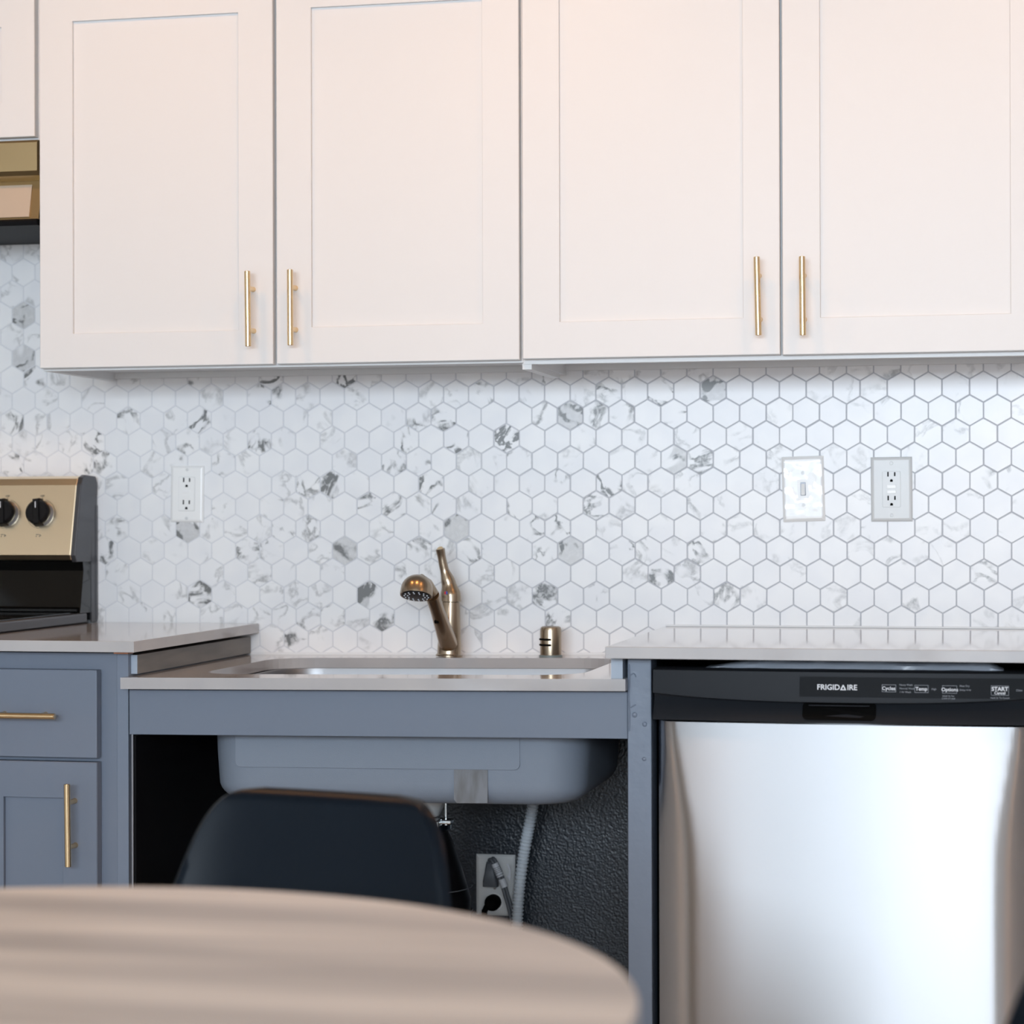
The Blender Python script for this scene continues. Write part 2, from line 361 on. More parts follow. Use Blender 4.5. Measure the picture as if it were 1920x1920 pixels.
def hex_faces():
    vs = [(x, 0.0015, z) for x, z in hp] + [(x, 0.0006, z) for x, z in hp] + [(x, 0.0, z) for x, z in hq]
    fs = [tuple(range(12, 18))]
    for i in range(6):
        j = (i+1) % 6
        fs += [(i, j, 6+j, 6+i), (6+i, 6+j, 12+j, 12+i)]
    return vs, [f[::-1] for f in fs]
hv, hf = hex_faces()
me_hex = bpy.data.meshes.new('tile'); me_hex.from_pydata(hv, [], hf); me_hex.update()
bmh = bmesh.new(); bmh.from_mesh(me_hex); bmesh.ops.recalc_face_normals(bmh, faces=bmh.faces)
if max(bmh.faces, key=lambda f: len(f.verts)).normal.y > 0: bmesh.ops.reverse_faces(bmh, faces=bmh.faces)
bmh.to_mesh(me_hex); bmh.free(); me_hex.materials.append(M['tile'])
cells = []
for rr_ in range(-9, 13):
    for c_ in range(-46, 11):
        x = XO + (c_ + 0.5*(rr_ % 2))*P; z = ZO - P/math.sqrt(3) - rr_*RH
        if not (XT0 < x < XT1): continue
        if z - 0.029 < 0.848 or z > 1.72: continue
        if z > 1.44 and x > -0.80: continue
        if z < 0.915 and (x < -0.56 or x > 0.35): continue
        vis = (0.925 < z - 0.010 or -0.50 < x < 0.28) and (z + 0.012 < 1.375 or x < -0.83) and -1.0 < x < 0.97
        cells.append((vis, x, z, c_, rr_))
rt = random.Random(3)
def tile_value(c_, r_):
    s, k = VEINS.get((c_, r_), (0.22 if c_ < -3 else 0.22, 0))
    if k == 0 and (c_, r_) not in VEINS and rt.random() < 0.5: s = 0.0
    light_side = 0.62 if c_ >= -3 else 1.0
    return (s*light_side, (0.9*s if k else 0.0), rt.random(), 1.0)
cells = [(v, x, z, c_, r_, tile_value(c_, r_)) for v, x, z, c_, r_ in cells]
good = sorted([c for c in cells if c[0]], key=lambda c: -c[1]); singles = good[:300]
ids = {id(c) for c in singles}
for c in singles:
    o = bpy.data.objects.new('tile', me_hex); C.objects.link(o); o.parent = wall
    o.location = (c[1] + rt.uniform(-0.0003, 0.0003), rt.uniform(-0.0003, 0.0003), c[2] + rt.uniform(-0.0003, 0.0003)); o.color = c[5]
def clip_low(pl, zm):
    out = []
    for (xa, za), (xb, zb_) in zip(pl, pl[1:]+pl[:1]):
        if za >= zm: out.append((xa, za))
        if (za >= zm) != (zb_ >= zm):
            t = (zm-za)/(zb_-za); out.append((xa+(xb-xa)*t, zm))
    return out
for c_ in range(-46, 11):
    for r_ in (11, 12, 13):
        x = XO + (c_ + 0.5*(r_ % 2))*P; z = ZO - P/math.sqrt(3) - r_*RH
        if -0.56 < x < 0.35 and z-0.029 < 0.848 < z+0.029:
            pl = clip_low([(x+a, z+b_) for a, b_ in hexpts(RO)], 0.848)
            if len(pl) > 2: cells.append((False, x, z, c_, r_, tile_value(c_, r_), pl))
        elif XT0 < x < XT1 and not (-0.56 < x < 0.35) and z < 0.915 < z+0.029:
            pl = clip_low([(x+a, z+b_) for a, b_ in hexpts(RO)], 0.905)
            if len(pl) > 2: cells.append((False, x, z, c_, r_, tile_value(c_, r_), pl))
verts, faces, vals = [], [], []
hv2 = [tuple(v.co) for v in me_hex.vertices]; hf2 = [tuple(p.vertices) for p in me_hex.polygons]
for c in cells:
    if id(c) in ids: continue
    if len(c) == 7:      # a piece cut off along the countertop
        k = len(verts); pl = c[6]; q = len(pl)
        verts += [(x, 0.0, z) for x, z in pl] + [(x, 0.0008, z) for x, z in pl]
        faces += [tuple(range(k, k+q))] + [(k+i, k+q+i, k+q+(i+1) % q, k+(i+1) % q) for i in range(q)]
        vals += [c[5]]*(2*q); continue
    k = len(verts); jy = rt.uniform(-0.0003, 0.0003)
    verts += [(x + c[1], y + jy, z + c[2]) for x, y, z in hv2]; faces += [tuple(i + k for i in f) for f in hf2]
    vals += [c[5]]*len(hv2)
me = bpy.data.meshes.new('further_tiles'); me.from_pydata(verts, [], faces); me.materials.append(M['tile_joined'])
at = me.attributes.new('tile_value', 'FLOAT_COLOR', 'POINT')
for i, v in enumerate(vals): at.data[i].color = v
o = bpy.data.objects.new('further_tiles', me); C.objects.link(o); o.parent = wall; o['kind'] = 'stuff'

# ------------------------------------------------------------------ bar handles (a part of a door or a drawer)
def bar_mesh(L, r=0.0055, reach=0.032, post=0.076):
    bm = BM()
    lathe(bm, (0, -reach, -L/2), (0, 0, 1), [(0, r*0.85), (0.0008, r), (L-0.0008, r), (L, r*0.85)], 20)
    for s in (-1, 1):
        lathe(bm, (0, -reach, s*post/2), (0, 1, 0), [(0, 0.0044), (reach-0.001, 0.0044), (reach, 0.0050)], 16)
    return bm
def handle(parent, x, y, z, L=0.137, horizontal=False, lean=0.0):
    o = obj('handle', bar_mesh(L), M['gold'], parent, smooth=True, local=True)
    o.location = Vector((x, y, z)) - origin_of(parent)
    o.rotation_euler = (0, (PI/2 if horizontal else 0) + lean, 0)
    return o

# ------------------------------------------------------------------ shaker doors
def shaker(parent, x0, x1, z0, z1, yf, th, m, stile=0.0635, sl=None, sr=None, sb=None, st=None, name='door', rec=0.007):
    sl = sl or stile; sr = sr or stile; sb = sb or stile; st = st or stile
    px0, px1, pz0, pz1 = x0+sl, x1-sr, z0+sb, z1-st
    bm = BM()
    O = [(x0, z0), (x1, z0), (x1, z1), (x0, z1)]; I = [(px0, pz0), (px1, pz0), (px1, pz1), (px0, pz1)]
    e = 0.0012
    def ring(pts, y): return [bm.verts.new((p[0], y, p[1])) for p in pts]
    def inset(pts, d):
        s = [(1, 1), (-1, 1), (-1, -1), (1, -1)]
        return [(p[0]+d*q[0], p[1]+d*q[1]) for p, q in zip(pts, s)]
    L = [ring(O, yf+th), ring(O, yf+e), ring(inset(O, e), yf), ring(inset(I, -e*0.5), yf), ring(I, yf+e*0.5), ring(I, yf+rec+0.006), ring(I, yf+th)]
    seq = L + [L[0]]
    fs = []
    for a, b_ in zip(seq, seq[1:]):
        for i in range(4):
            fs.append(bm.faces.new((a[i], a[(i+1) % 4], b_[(i+1) % 4], b_[i])))
    bmesh.ops.recalc_face_normals(bm, faces=fs)
    d = obj(name, bm, m, parent)
    bxo('panel', m, d, px0-0.0003, px1+0.0003, yf+rec, yf+th-0.001, pz0-0.0003, pz1+0.0003)
    return d

# ------------------------------------------------------------------ upper cabinets
UF, UB = -0.335, -0.315           # door front, face frame front
ZB, ZT = 1.404, 2.115
def upper(name, label, x0, x1, zb, zt, lip=0.004, mid=None):
    t = thing(name, label, 'cabinet', (x0, 0, zb))
    bm = BM()
    s = 0.018; yb = UB+0.02; zl = zb-lip; e = 0.0002
    box(bm, x0, x0+s, yb+e, -0.001, zl, zt); box(bm, x1-s, x1, yb+e, -0.001, zl, zt)           # sides
    box(bm, x0+s+e, x1-s-e, yb+e, -0.013, zb+0.012, zb+0.028)                                 # floor of the box, set up a little
    box(bm, x0+s+e, x1-s-e, yb+e, -0.013, zt-0.018, zt); box(bm, x0+s+e, x1-s-e, -0.012, -0.001, zb, zt)
    box(bm, x0, x1, UB, yb, zl, zb+0.035); box(bm, x0, x1, UB, yb, zt-0.04, zt)               # face frame
    for xa, xb in ((x0, x0+0.035), (x1-0.035, x1), ((mid or x0)-0.035, (mid or x0)+0.035)):
        if mid or xa >= x0: box(bm, xa, xb, UB, yb, zb+0.035+e, zt-0.04-e)
    obj('body', bm, M['white'], t)
    return t
ca = upper('upper_cabinet', 'white two-door wall cabinet above the sink, next to the range hood', -0.830, 0.0894, ZB, ZT, 0.004, -0.369)
d = shaker(ca, -0.8285, -0.3725, ZB, ZT-0.006, UF, 0.02, M['white'], sl=0.066, sr=0.066, sb=0.0635, st=0.060)
handle(d, -0.410, UF, 1.503, 0.137, lean=-0.012)
d = shaker(ca, -0.3655, 0.0865, ZB, ZT-0.006, UF, 0.02, M['white'], sl=0.066, sr=0.067, sb=0.066, st=0.058)
handle(d, -0.3295, UF, 1.5035, 0.137, lean=-0.004)
cb = upper('upper_cabinet', 'white two-door wall cabinet above the dishwasher and the light switch', 0.0896, 1.009, ZB+0.001, ZT, 0.008, 0.551)
d = shaker(cb, 0.0925, 0.5490, ZB+0.001, ZT-0.004, UF, 0.02, M['white'], sl=0.067, sr=0.064, sb=0.065, st=0.045)
handle(d, 0.5135, UF, 1.504, 0.136, lean=-0.020)
d = shaker(cb, 0.5535, 1.0060, ZB, ZT-0.004, UF, 0.02, M['white'], sl=0.065, sr=0.066, sb=0.0635, st=0.045)
handle(d, 0.5905, UF, 1.5025, 0.136, lean=-0.008)
cc = upper('upper_cabinet', 'short white wall cabinet above the stainless range hood', -1.594, -0.8315, 1.838, ZT, 0.004, -1.215)
d = shaker(cc, -1.590, -1.218, 1.838, ZT-0.006, UF, 0.02, M['white'])
d = shaker(cc, -1.212, -0.8385, 1.838, ZT-0.006, UF, 0.02, M['white'], sl=0.066, sr=0.0665, sb=0.066, st=0.064)
# dividing strip where the two long cabinets meet
bm = BM(); box(bm, 0.087, 0.104, -0.312, -0.05, 1.388, 1.399); tag(obj('joint_strip', bm, M['white'], None), 'small white strip under the joint of the two long wall cabinets', 'strip')

# ------------------------------------------------------------------ range hood
hd = thing('range_hood', 'stainless range hood under the short wall cabinet', 'range hood', (-1.592, 0, 1.66))
HX0, HX1 = -1.592, -0.8335
bm = BM()
prism(bm, [(-0.005, 1.832), (-0.330, 1.832), (-0.335, 1.827), (-0.335, 1.774), (-0.328, 1.766), (-0.305, 1.760), (-0.005, 1.760)], 'x', HX0, HX1)
obj('upper_shell', bm, M['steel_hood'], hd)
bm = BM()
prism(bm, [(-0.005, 1.760), (-0.303, 1.760), (-0.320, 1.684), (-0.005, 1.684)], 'x', HX0+0.004, HX1-0.004)
obj('sloped_panel', bm, M['steel_hood'], hd)
bm = BM(); prism(bm, [(-0.005, 1.684), (-0.334, 1.684), (-0.338, 1.680), (-0.334, 1.672), (-0.005, 1.680)], 'x', HX0, HX1)
obj('bottom_lip', bm, M['black_panel'], hd)
bm = BM(); prism(bm, [(-0.3055, 1.752), (-0.3075, 1.752), (-0.3215, 1.690), (-0.3185, 1.690)], 'x', -1.20, -0.856)
obj('fascia_panel', bm, M['reflection_beige'], hd)  # beige plate stands in for the white cabinet's reflection in the steel

# ------------------------------------------------------------------ wall plates
def plate(parent, cx, cz, wx, wz, m, th=0.0055):
    bm = BM()
    a = 0.006
    prof = [(0, 0.0), (0, 0.0025), (a*0.5, 0.0048), (a, th)]
    loops = []
    for ins, y in prof:
        loops.append([Vector((cx+sx*(wx/2-ins), -0.0003-y, cz+sz*(wz/2-ins))) for sx, sz in ((-1, -1), (1, -1), (1, 1), (-1, 1))])
    rings(bm, loops, True, True)
    return obj('plate', bm, m, parent)
def disc(name, parent, x, z, y, r, m, th=0.0008, seg=16):
    bm = BM(); lathe(bm, (x, y, z), (0, -1, 0), [(0, r), (th*0.6, r), (th, r*0.8)], seg); return obj(name, bm, m, parent)
def gfci(name, label, cx, cz, wx, wz, m, tilt, s=1.0, screws=True):
    t = thing(name, label, 'outlet', (cx, 0, cz))
    p = plate(t, cx, cz, wx, wz, m)
    bm = BM(); prism(bm, [(cx+a, cz+b_) for a, b_ in rrect(-0.0165*s, 0.0165*s, -0.0335*s, 0.0335*s, 0.0025*s, 3)], 'y', -0.0040, -0.0078, 0.0004)
    fc = obj('receptacle', bm, m, t)
    bm = BM(); prism(bm, [(cx+a, cz+b_) for a, b_ in rrect(-0.0173*s, 0.0173*s, -0.0343*s, 0.0343*s, 0.0028*s, 3)], 'y', -0.0050, -0.0061)
    obj('recess', bm, M['plate_dull'], t)
    for sg in (1, -1):
        zc = cz + sg*0.0222*s
        for dx, h in ((-0.0062, 0.0088), (0.0062, 0.0074)):
            bxo('slot', M['slot'], fc, cx+dx*s-0.0013, cx+dx*s+0.0013, -0.0081, -0.0076, zc+0.0058*s-h/2, zc+0.0058*s+h/2)
        bm = BM(); pts = [(cx+0.0026*s*math.cos(a), zc-0.0060*s+0.0026*s*math.sin(a)) for a in [PI*i/8 for i in range(9)]]
        pts += [(cx-0.0026*s, zc-0.0084*s), (cx+0.0026*s, zc-0.0084*s)]
        prism(bm, pts, 'y', -0.0076, -0.0081); obj('ground_hole', bm, M['slot'], fc)
    for sg in (1, -1):
        bxo('test_button', M['plate'], fc, cx-0.0082*s, cx+0.0082*s, -0.0090, -0.0070, cz+sg*0.0048*s-0.0032*s, cz+sg*0.0048*s+0.0032*s, 0.0005)
    if screws:
        for sg in (1, -1): disc('screw', t, cx, cz+sg*0.0485*s*1.0, -0.0056, 0.0033, M['plate_dull'])
    t.rotation_euler = (0, tilt, 0)
    return t
gfci('wall_outlet', 'white outlet plate on the tile to the right of the range', -0.6625, 1.172, 0.0690, 0.1130, M['plate'], 0.016)
gfci('wall_outlet', 'grey-white outlet plate with test buttons, right of the light switch', 0.725, 1.174, 0.0762, 0.1205, M['plate_dull'], -0.006)
sw = thing('light_switch', 'light switch in a shiny plate still wrapped in wrinkled film', 'light switch', (0.5612, 0, 1.1755))
plate(sw, 0.5612, 1.1755, 0.0785, 0.1230, M['plate'], 0.0065)
bxo('toggle_frame', M['knob_ring'], sw, 0.5562, 0.5662, -0.0080, -0.0060, 1.1630, 1.1880, 0.0004)
bm = BM(); prism(bm, [(-0.0075, 1.1655), (-0.0150, 1.1640), (-0.0155, 1.1680), (-0.0078, 1.1855)], 'x', 0.5578, 0.5646, 0.0005)
obj('toggle', bm, M['plate'], sw)
for zz in (1.2055, 1.1455): disc('screw', sw, 0.5612, zz, -0.0066, 0.0032, M['plate_dull'])
# film: a crumpled clear skin stretched over the plate
bm = BM(); NX, NZ = 22, 34; gv = []
for j in range(NZ+1):
    row = []
    for i in range(NX+1):
        u, v = i/NX*2-1, j/NZ*2-1
        e = max(abs(u), abs(v)); x = 0.5612+u*0.0386; z = 1.1755+v*0.0608
        y = -0.0072 - (0.0022*noise.noise(Vector((x*60, z*45, 2))) + 0.0013*abs(noise.noise(Vector((x*130, z*90, 7))))) * (1-e**4)
        if abs(x-0.5612) < 0.008 and abs(z-1.1755) < 0.016: y = min(y, -0.0162)
        if e > 0.93: y = -0.0030 - 0.004*(1-e)/0.07
        row.append(bm.verts.new((x, min(y, -0.0028), z)))
    gv.append(row)
for j in range(NZ):
    for i in range(NX):
        if abs((i+0.5)/NX*2-1) < 0.19 and abs((j+0.5)/NZ*2-1) < 0.24: continue      # torn open round the toggle
        bm.faces.new((gv[j][i], gv[j][i+1], gv[j+1][i+1], gv[j+1][i]))
obj('protective_film', bm, M['film'], sw, smooth=True)
sw.rotation_euler = (0, -0.027, 0)

# ------------------------------------------------------------------ range (cooker)
rg = thing('range', 'black and stainless range with control knobs, left of the counter', 'range', (-1.61, 0, 0))
GX0, GX1 = -1.612, -0.8535
bm = BM(); box(bm, GX0, GX1, -0.655, -0.012, 0.09, 0.913, 0.004); obj('body', bm, M['steel_dark'], rg)
bm = BM(); box(bm, GX0, GX1-0.0, -0.662, -0.055, 0.914, 0.936, 0.004); obj('cooktop', bm, [M['steel_dark']], rg)
bm = BM(); box(bm, GX0+0.012, GX1-0.012, -0.650, -0.06, 0.934, 0.9385, 0.001); obj('glass_top', bm, M['black_gloss'], rg)
bm = BM(); box(bm, GX0+0.01, GX1-0.01, -0.690, -0.655, 0.20, 0.86, 0.008)
od = obj('oven_door', bm, M['black_gloss'], rg)
bm = BM(); lathe(bm, (GX0+0.06, -0.735, 0.80), (1, 0, 0), [(0, 0.011), (0.64, 0.011)], 16)
for xx in (GX0+0.09, GX0+0.66): lathe(bm, (xx, -0.735, 0.80), (0, 1, 0), [(0, 0.008), (0.048, 0.008)], 12)
obj('handle', bm, M['steel_warm'], od, smooth=True)
bm = BM(); box(bm, GX0+0.01, GX1-0.01, -0.683, -0.655, 0.09, 0.19, 0.006); obj('drawer', bm, M['steel_warm'], rg)
# backguard: black lower riser, leaning steel control face with dark end caps
bm = BM(); prism(bm, [(-0.012, 0.936), (-0.088, 0.936), (-0.084, 0.950), (-0.070, 1.020), (-0.075, 1.046), (-0.012, 1.046)], 'x', GX0+0.004, GX1-0.002)
ob = obj('riser', bm, M['black_gloss'], rg)
bm = BM(); prism(bm, [(-0.088, 0.9365), (-0.094, 0.9400), (-0.094, 0.9445), (-0.086, 0.9480)], 'x', GX0+0.006, GX1-0.006)
obj('riser_trim', bm, M['black_gloss'], rg)
face = [(-0.018, 1.205), (-0.060, 1.208), (-0.074, 1.203), (-0.081, 1.190), (-0.112, 1.052), (-0.106, 1.042), (-0.018, 1.042)]
bm = BM(); prism(bm, face, 'x', GX0+0.012, GX1-0.0105, 0.003); cp = obj('fascia_panel', bm, M['steel_warm'], rg)
cap = [(-0.003, 1.196), (-0.012, 1.2085), (-0.062, 1.2105), (-0.077, 1.2055), (-0.0845, 1.191), (-0.1155, 1.051), (-0.108, 1.038), (-0.034, 1.038), (-0.030, 1.168), (-0.003, 1.170)]
for a, b_ in ((GX1-0.0105, GX1), (GX0, GX0+0.012)):
    bm = BM(); prism(bm, cap, 'x', a, b_, 0.002); obj('end_cap', bm, M['steel_dark'], rg)
bm = BM(); box(bm, GX1-0.004, GX1-0.001, -0.032, -0.004, 0.916, 1.172); box(bm, GX0+0.001, GX0+0.004, -0.032, -0.004, 0.916, 1.172); box(bm, GX0, GX1, -0.012, -0.003, 0.92, 1.15)
obj('back_plate', bm, M['steel_dark'], rg)
# knobs on the leaning face
lean = math.atan2(0.031, 0.138)
nrm = Vector((0, -math.cos(lean), math.sin(lean))); up = Vector((0, math.sin(lean)*1.0, math.cos(lean)))
def on_face(z): return -0.081 - (1.190 - z)*0.031/0.138
for kx in (-0.935, -1.0095, -1.4555, -1.530):
    o_ = Vector((kx, on_face(1.133), 1.133))
    bm = BM(); lathe(bm, o_, nrm, [(-0.001, 0.0265), (0.004, 0.0262), (0.0085, 0.0240)], 32); kr = obj('knob', bm, M['knob_ring'], cp, smooth=True)
    bm = BM(); lathe(bm, o_+nrm*0.008, nrm, [(0, 0.0235), (0.004, 0.0255), (0.012, 0.0245), (0.016, 0.0205)], 32)
    # gripping ridge, turned a little
    ax = (up*math.cos(0.12) + Vector((1, 0, 0))*math.sin(-0.12)).normalized(); sd = nrm.cross(ax)
    loops = []
    for t, wd, ht in ((0.008, 0.0085, 0.0275), (0.024, 0.0072, 0.0260), (0.027, 0.0055, 0.0245)):
        loops.append([o_+nrm*t+sd*(sx*wd)+ax*(sz*ht) for sx, sz in ((-1, -1), (1, -1), (1, 1), (-1, 1))])
    rings(bm, loops); obj('knob_cap', bm, M['black'], cp, smooth=True)
    bm = BM(); loops = []
    for t in (0.0268, 0.0276): loops.append([o_+nrm*t+sd*(sx*0.0009)+ax*(0.013+sz*0.0062) for sx, sz in ((-1, -1), (1, -1), (1, 1), (-1, 1))])
    rings(bm, loops); obj('pointer', bm, M['print'], cp)
    # printed dial: thin arc, OFF mark and burner symbol
    bm = BM()
    for a0, a1 in ((20, 75), (-15, 15), (195, 265)):
        pts = []
        for i in range(9):
            a = math.radians(a0+(a1-a0)*i/8); pts.append(o_+nrm*0.0004+(Vector((1, 0, 0))*math.cos(a)+up*math.sin(a))*0.0295)
        tube(bm, pts, 0.00028, 4)
    for dx, dz in ((-0.0055, -0.042), (-0.0025, -0.042), (-0.0055, -0.0455), (0.0012, -0.0425), (0.0012, -0.0455), (0.0032, -0.044)):
        q = o_+nrm*0.0004+Vector((1, 0, 0))*dx+up*dz; lathe(bm, q, nrm, [(0, 0.0010), (0.0002, 0.0010)], 8)
    q = o_+nrm*0.0004+up*0.0310; lathe(bm, q, up, [(0, 0.0004), (0.0025, 0.0004)], 6)
    obj('dial_print', bm, M['print_dark'], cp, kind='stuff')
    q = o_+nrm*0.0006+up*0.0362
    text('OFF', 0.0052, M['print_dark'], cp, q.x, q.z, q.y, tilt=-lean)

# ------------------------------------------------------------------ left base cabinet
BF = -0.615; DF = -0.636
lb = thing('base_cabinet', 'blue-grey base cabinet with one drawer and one door, beside the range', 'cabinet', (-0.85, 0, 0))
bm = BM()
box(bm, -0.8505, -0.5415, BF+0.019, -0.002, 0.10, 0.886)
box(bm, -0.8505, -0.562, BF, BF+0.02, 0.10, 0.892)
obj('body', bm, M['grey'], lb)
bm = BM(); box(bm, -0.8505, -0.5325, -0.54, -0.10, 0.0, 0.10); obj('toe_kick', bm, M['black_panel'], lb)
bxo('end_stile', M['grey_rough'], lb, -0.5615, -0.5412, BF-0.0008, BF+0.02, 0.0, 0.892)
bxo('end_panel', M['side_wood'], lb, -0.5540, -0.5300, -0.6005, -0.004, 0.856, 0.8885)
bxo('panel_edge', M['pale_grey'], lb, -0.5535, -0.5302, -0.6030, -0.6006, 0.856, 0.8885)
bxo('side_panel', M['black_panel'], lb, -0.5405, -0.5325, BF+0.012, -0.004, 0.0, 0.7495)
dr = bxo('drawer', M['grey'], lb, -0.8475, -0.5905, DF, DF+0.020, 0.7130, 0.8640, 0.0015)
handle(dr, -0.722, DF, 0.7865, 0.137, True)
d = shaker(lb, -0.8475, -0.5905, 0.112, 0.7060, DF, 0.020, M['grey'], sl=0.0850, sr=0.0625, sb=0.062, st=0.0625, rec=0.008)
handle(d, -0.6305, DF, 0.6015, 0.141, lean=-0.012)

# ------------------------------------------------------------------ sink base: apron, post, left edge
sb = thing('open_sink_cabinet', 'blue-grey open sink base with an apron rail and a painted post', 'cabinet', (-0.10, -0.62, 0))
TA = 0.0095    # the sink run is built a little out of level: it climbs to the right
def tilt_box(bm, x0, x1, y0, y1, z0, z1, xr=-0.1, bev=0.0, seg=2):
    b2 = bmesh.new(); box(b2, x0, x1, y0, y1, z0, z1, bev, seg)
    for v in b2.verts: v.co.z += (v.co.x-xr)*TA
    me_ = bpy.data.meshes.new('t'); b2.to_mesh(me_); b2.free(); bm.from_mesh(me_); bpy.data.meshes.remove(me_)
bm = BM(); tilt_box(bm, -0.5380, 0.3255, -0.6200, -0.6010, 0.7575, 0.8345, bev=0.001); obj('apron', bm, M['grey'], sb)
pst = bxo('post', M['grey_rough'], sb, 0.3265, 0.3655, -0.6260, -0.565, 0.0, 0.8925, 0.0015)
for px, pz, r in ((0.3545, 0.7865, 0.0042), (0.3535, 0.7300, 0.0036), (0.3380, 0.8015, 0.0048)):
    bm = BM(); lathe(bm, (px, -0.6255, pz), (0, -1, 0), [(0, r), (0.0012, r*0.92), (0.0022, r*0.6), (0.0026, r*0.2)], 14); obj('painted_screw', bm, M['grey_rough'], pst, smooth=True)
bm = BM()
tube(bm, spline([(0.3290, -0.6262, 0.884), (0.3300, -0.6272, 0.862), (0.3285, -0.6266, 0.835), (0.3300, -0.6268, 0.80), (0.3285, -0.6262, 0.775)], 5), 0.0016, 6)
tube(bm, spline([(0.3320, -0.6264, 0.866), (0.3375, -0.6268, 0.869), (0.3405, -0.6266, 0.863)], 5), 0.0009, 6)
tube(bm, spline([(0.3300, -0.6264, 0.813), (0.3360, -0.6268, 0.816), (0.3400, -0.6266, 0.8185)], 5), 0.0010, 6)
obj('paint_drip', bm, M['grey_rough'], pst, smooth=True)
bxo('support_block', M['pale_grey'], sb, 0.3010, 0.3200, -0.6350, -0.004, 0.8605, 0.8940)
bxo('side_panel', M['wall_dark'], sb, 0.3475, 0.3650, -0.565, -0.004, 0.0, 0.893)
bm = BM(); box(bm, -0.5345, -0.5318, -0.6185, -0.6165, 0.05, 0.7560)
obj('paint_line', bm, M['knob_ring'], sb)

# ------------------------------------------------------------------ countertops
lc = bxo('countertop', M['quartz'], None, -0.8500, -0.5135, -0.6590, -0.0035, 0.8960, 0.9150, 0.0008)
tag(lc, 'short pale quartz countertop between the range and the sink', 'countertop')
rc = bxo('countertop', M['quartz'], None, 0.2990, 1.0250, -0.6800, -0.0035, 0.8960, 0.9150, 0.0010)
tag(rc, 'long pale quartz countertop above the dishwasher', 'countertop')
bm = BM(); box(bm, 0.300, 1.02, -0.0055, -0.0008, 0.9150, 0.9185, 0.001); obj('caulk_bead', bm, M['caulk'], rc)
SZ = 0.8572           # top of the sink run at x = -0.1
SX0, SX1 = -0.5410, 0.3270
hole = rrect(-0.4400, 0.2350, -0.5600, -0.1080, 0.075, 8)
def slab_with_hole(name, outer, hole, z0, z1, m):
    bm = BM()
    def loop(pts, z): return [bm.verts.new((x, y, z + (x+0.1)*TA)) for x, y in pts]
    k = len(hole)
    # outer ring resampled to the same count by casting from the centre
    cx = sum(p[0] for p in hole)/k; cy_ = sum(p[1] for p in hole)/k
    ox0, ox1, oy0, oy1, rc_ = outer
    out = []
    for x, y in hole:
        dx, dy = x-cx, y-cy_
        ts = []
        if dx > 1e-9: ts.append((ox1-cx)/dx)
        if dx < -1e-9: ts.append((ox0-cx)/dx)
        if dy > 1e-9: ts.append((oy1-cy_)/dy)
        if dy < -1e-9: ts.append((oy0-cy_)/dy)
        t = min(ts); out.append((cx+dx*t, cy_+dy*t))
    # snap the closest ring points onto the true corners
    for qx, qy in ((ox0, oy0), (ox1, oy0), (ox1, oy1), (ox0, oy1)):
        i = min(range(k), key=lambda j: (out[j][0]-qx)**2+(out[j][1]-qy)**2); out[i] = (qx, qy)
    A, B, Cc, D = loop(out, z1), loop(hole, z1), loop(hole, z0), loop(out, z0)
    fs = []
    for a, b_ in ((A, B), (B, Cc), (Cc, D), (D, A)):
        for i in range(k): fs.append(bm.faces.new((a[i], a[(i+1) % k], b_[(i+1) % k], b_[i])))
    bmesh.ops.recalc_face_normals(bm, faces=fs)
    return obj(name, bm, m)
scn = slab_with_hole('countertop', (SX0, SX1, -0.6520, -0.0035, 0), hole, SZ-0.0195, SZ, M['quartz'])
tag(scn, 'lowered quartz countertop with a cutout for the undermount sink', 'countertop')
bm = BM(); tilt_box(bm, -0.53, 0.300, -0.0055, -0.0008, SZ, SZ+0.004); obj('caulk_bead', bm, M['caulk'], scn)
bm = BM(); box(bm, -0.558, -0.532, -0.640, -0.612, 0.8925, 0.8950, 0.0005); tag(obj('debris', bm, M['copper'], None), 'copper-coloured crumbs in the gap under the short countertop', 'debris')

# ------------------------------------------------------------------ undermount sink
sk = thing('sink', 'wide undermount stainless sink with a grey-coated outside', 'sink', (-0.10, -0.33, 0.63))
def sring(ins, z, r, dxl=0.0):
    return [Vector((x, y, z+(x+0.1)*TA)) for x, y in rrect(-0.4270+ins+dxl, 0.2420-ins, -0.5620+ins, -0.1050-ins, r, 8)]
zb = 0.6330
out = [sring(-0.006, SZ-0.0200, 0.080), sring(0.0, SZ-0.0230, 0.080), sring(0.003, 0.720, 0.080), sring(0.006, 0.672, 0.078)]
R_ = 0.036
for i in range(1, 8):
    a = PI/2*i/7; out.append(sring(0.006+R_*(1-math.cos(a)), 0.672-R_*math.sin(a)-0.001*i/7, 0.078-0.012*i/7))
bm = BM(); rings(bm, out, False, True); obj('outer_bowl', bm, M['sink_coat'], sk, smooth=True)
inn = [sring(-0.006, SZ-0.0198, 0.080), sring(0.004, SZ-0.0200, 0.078), sring(0.006, SZ-0.03, 0.076), sring(0.010, 0.672, 0.074)]
for i in range(1, 6):
    a = PI/2*i/5; inn.append(sring(0.010+0.03*(1-math.cos(a)), 0.672-0.03*math.sin(a), 0.070-0.01*i/5))
bm = BM(); rings(bm, inn, False, True); obj('inner_bowl', bm, M['sink_steel'], sk, smooth=True)
bm = BM()
pts = rrect(-0.3680, 0.1330, 0.6975, 0.80, 0.010, 4)
prism(bm, [(x, z+(x+0.1)*TA) for x, z in pts], 'y', -0.5575, -0.5612, 0.0006); obj('sound_pad', bm, M['sink_coat'], sk)
bm = BM()
for a, b_ in (((-0.030+0.05, 0.0765)),): pass
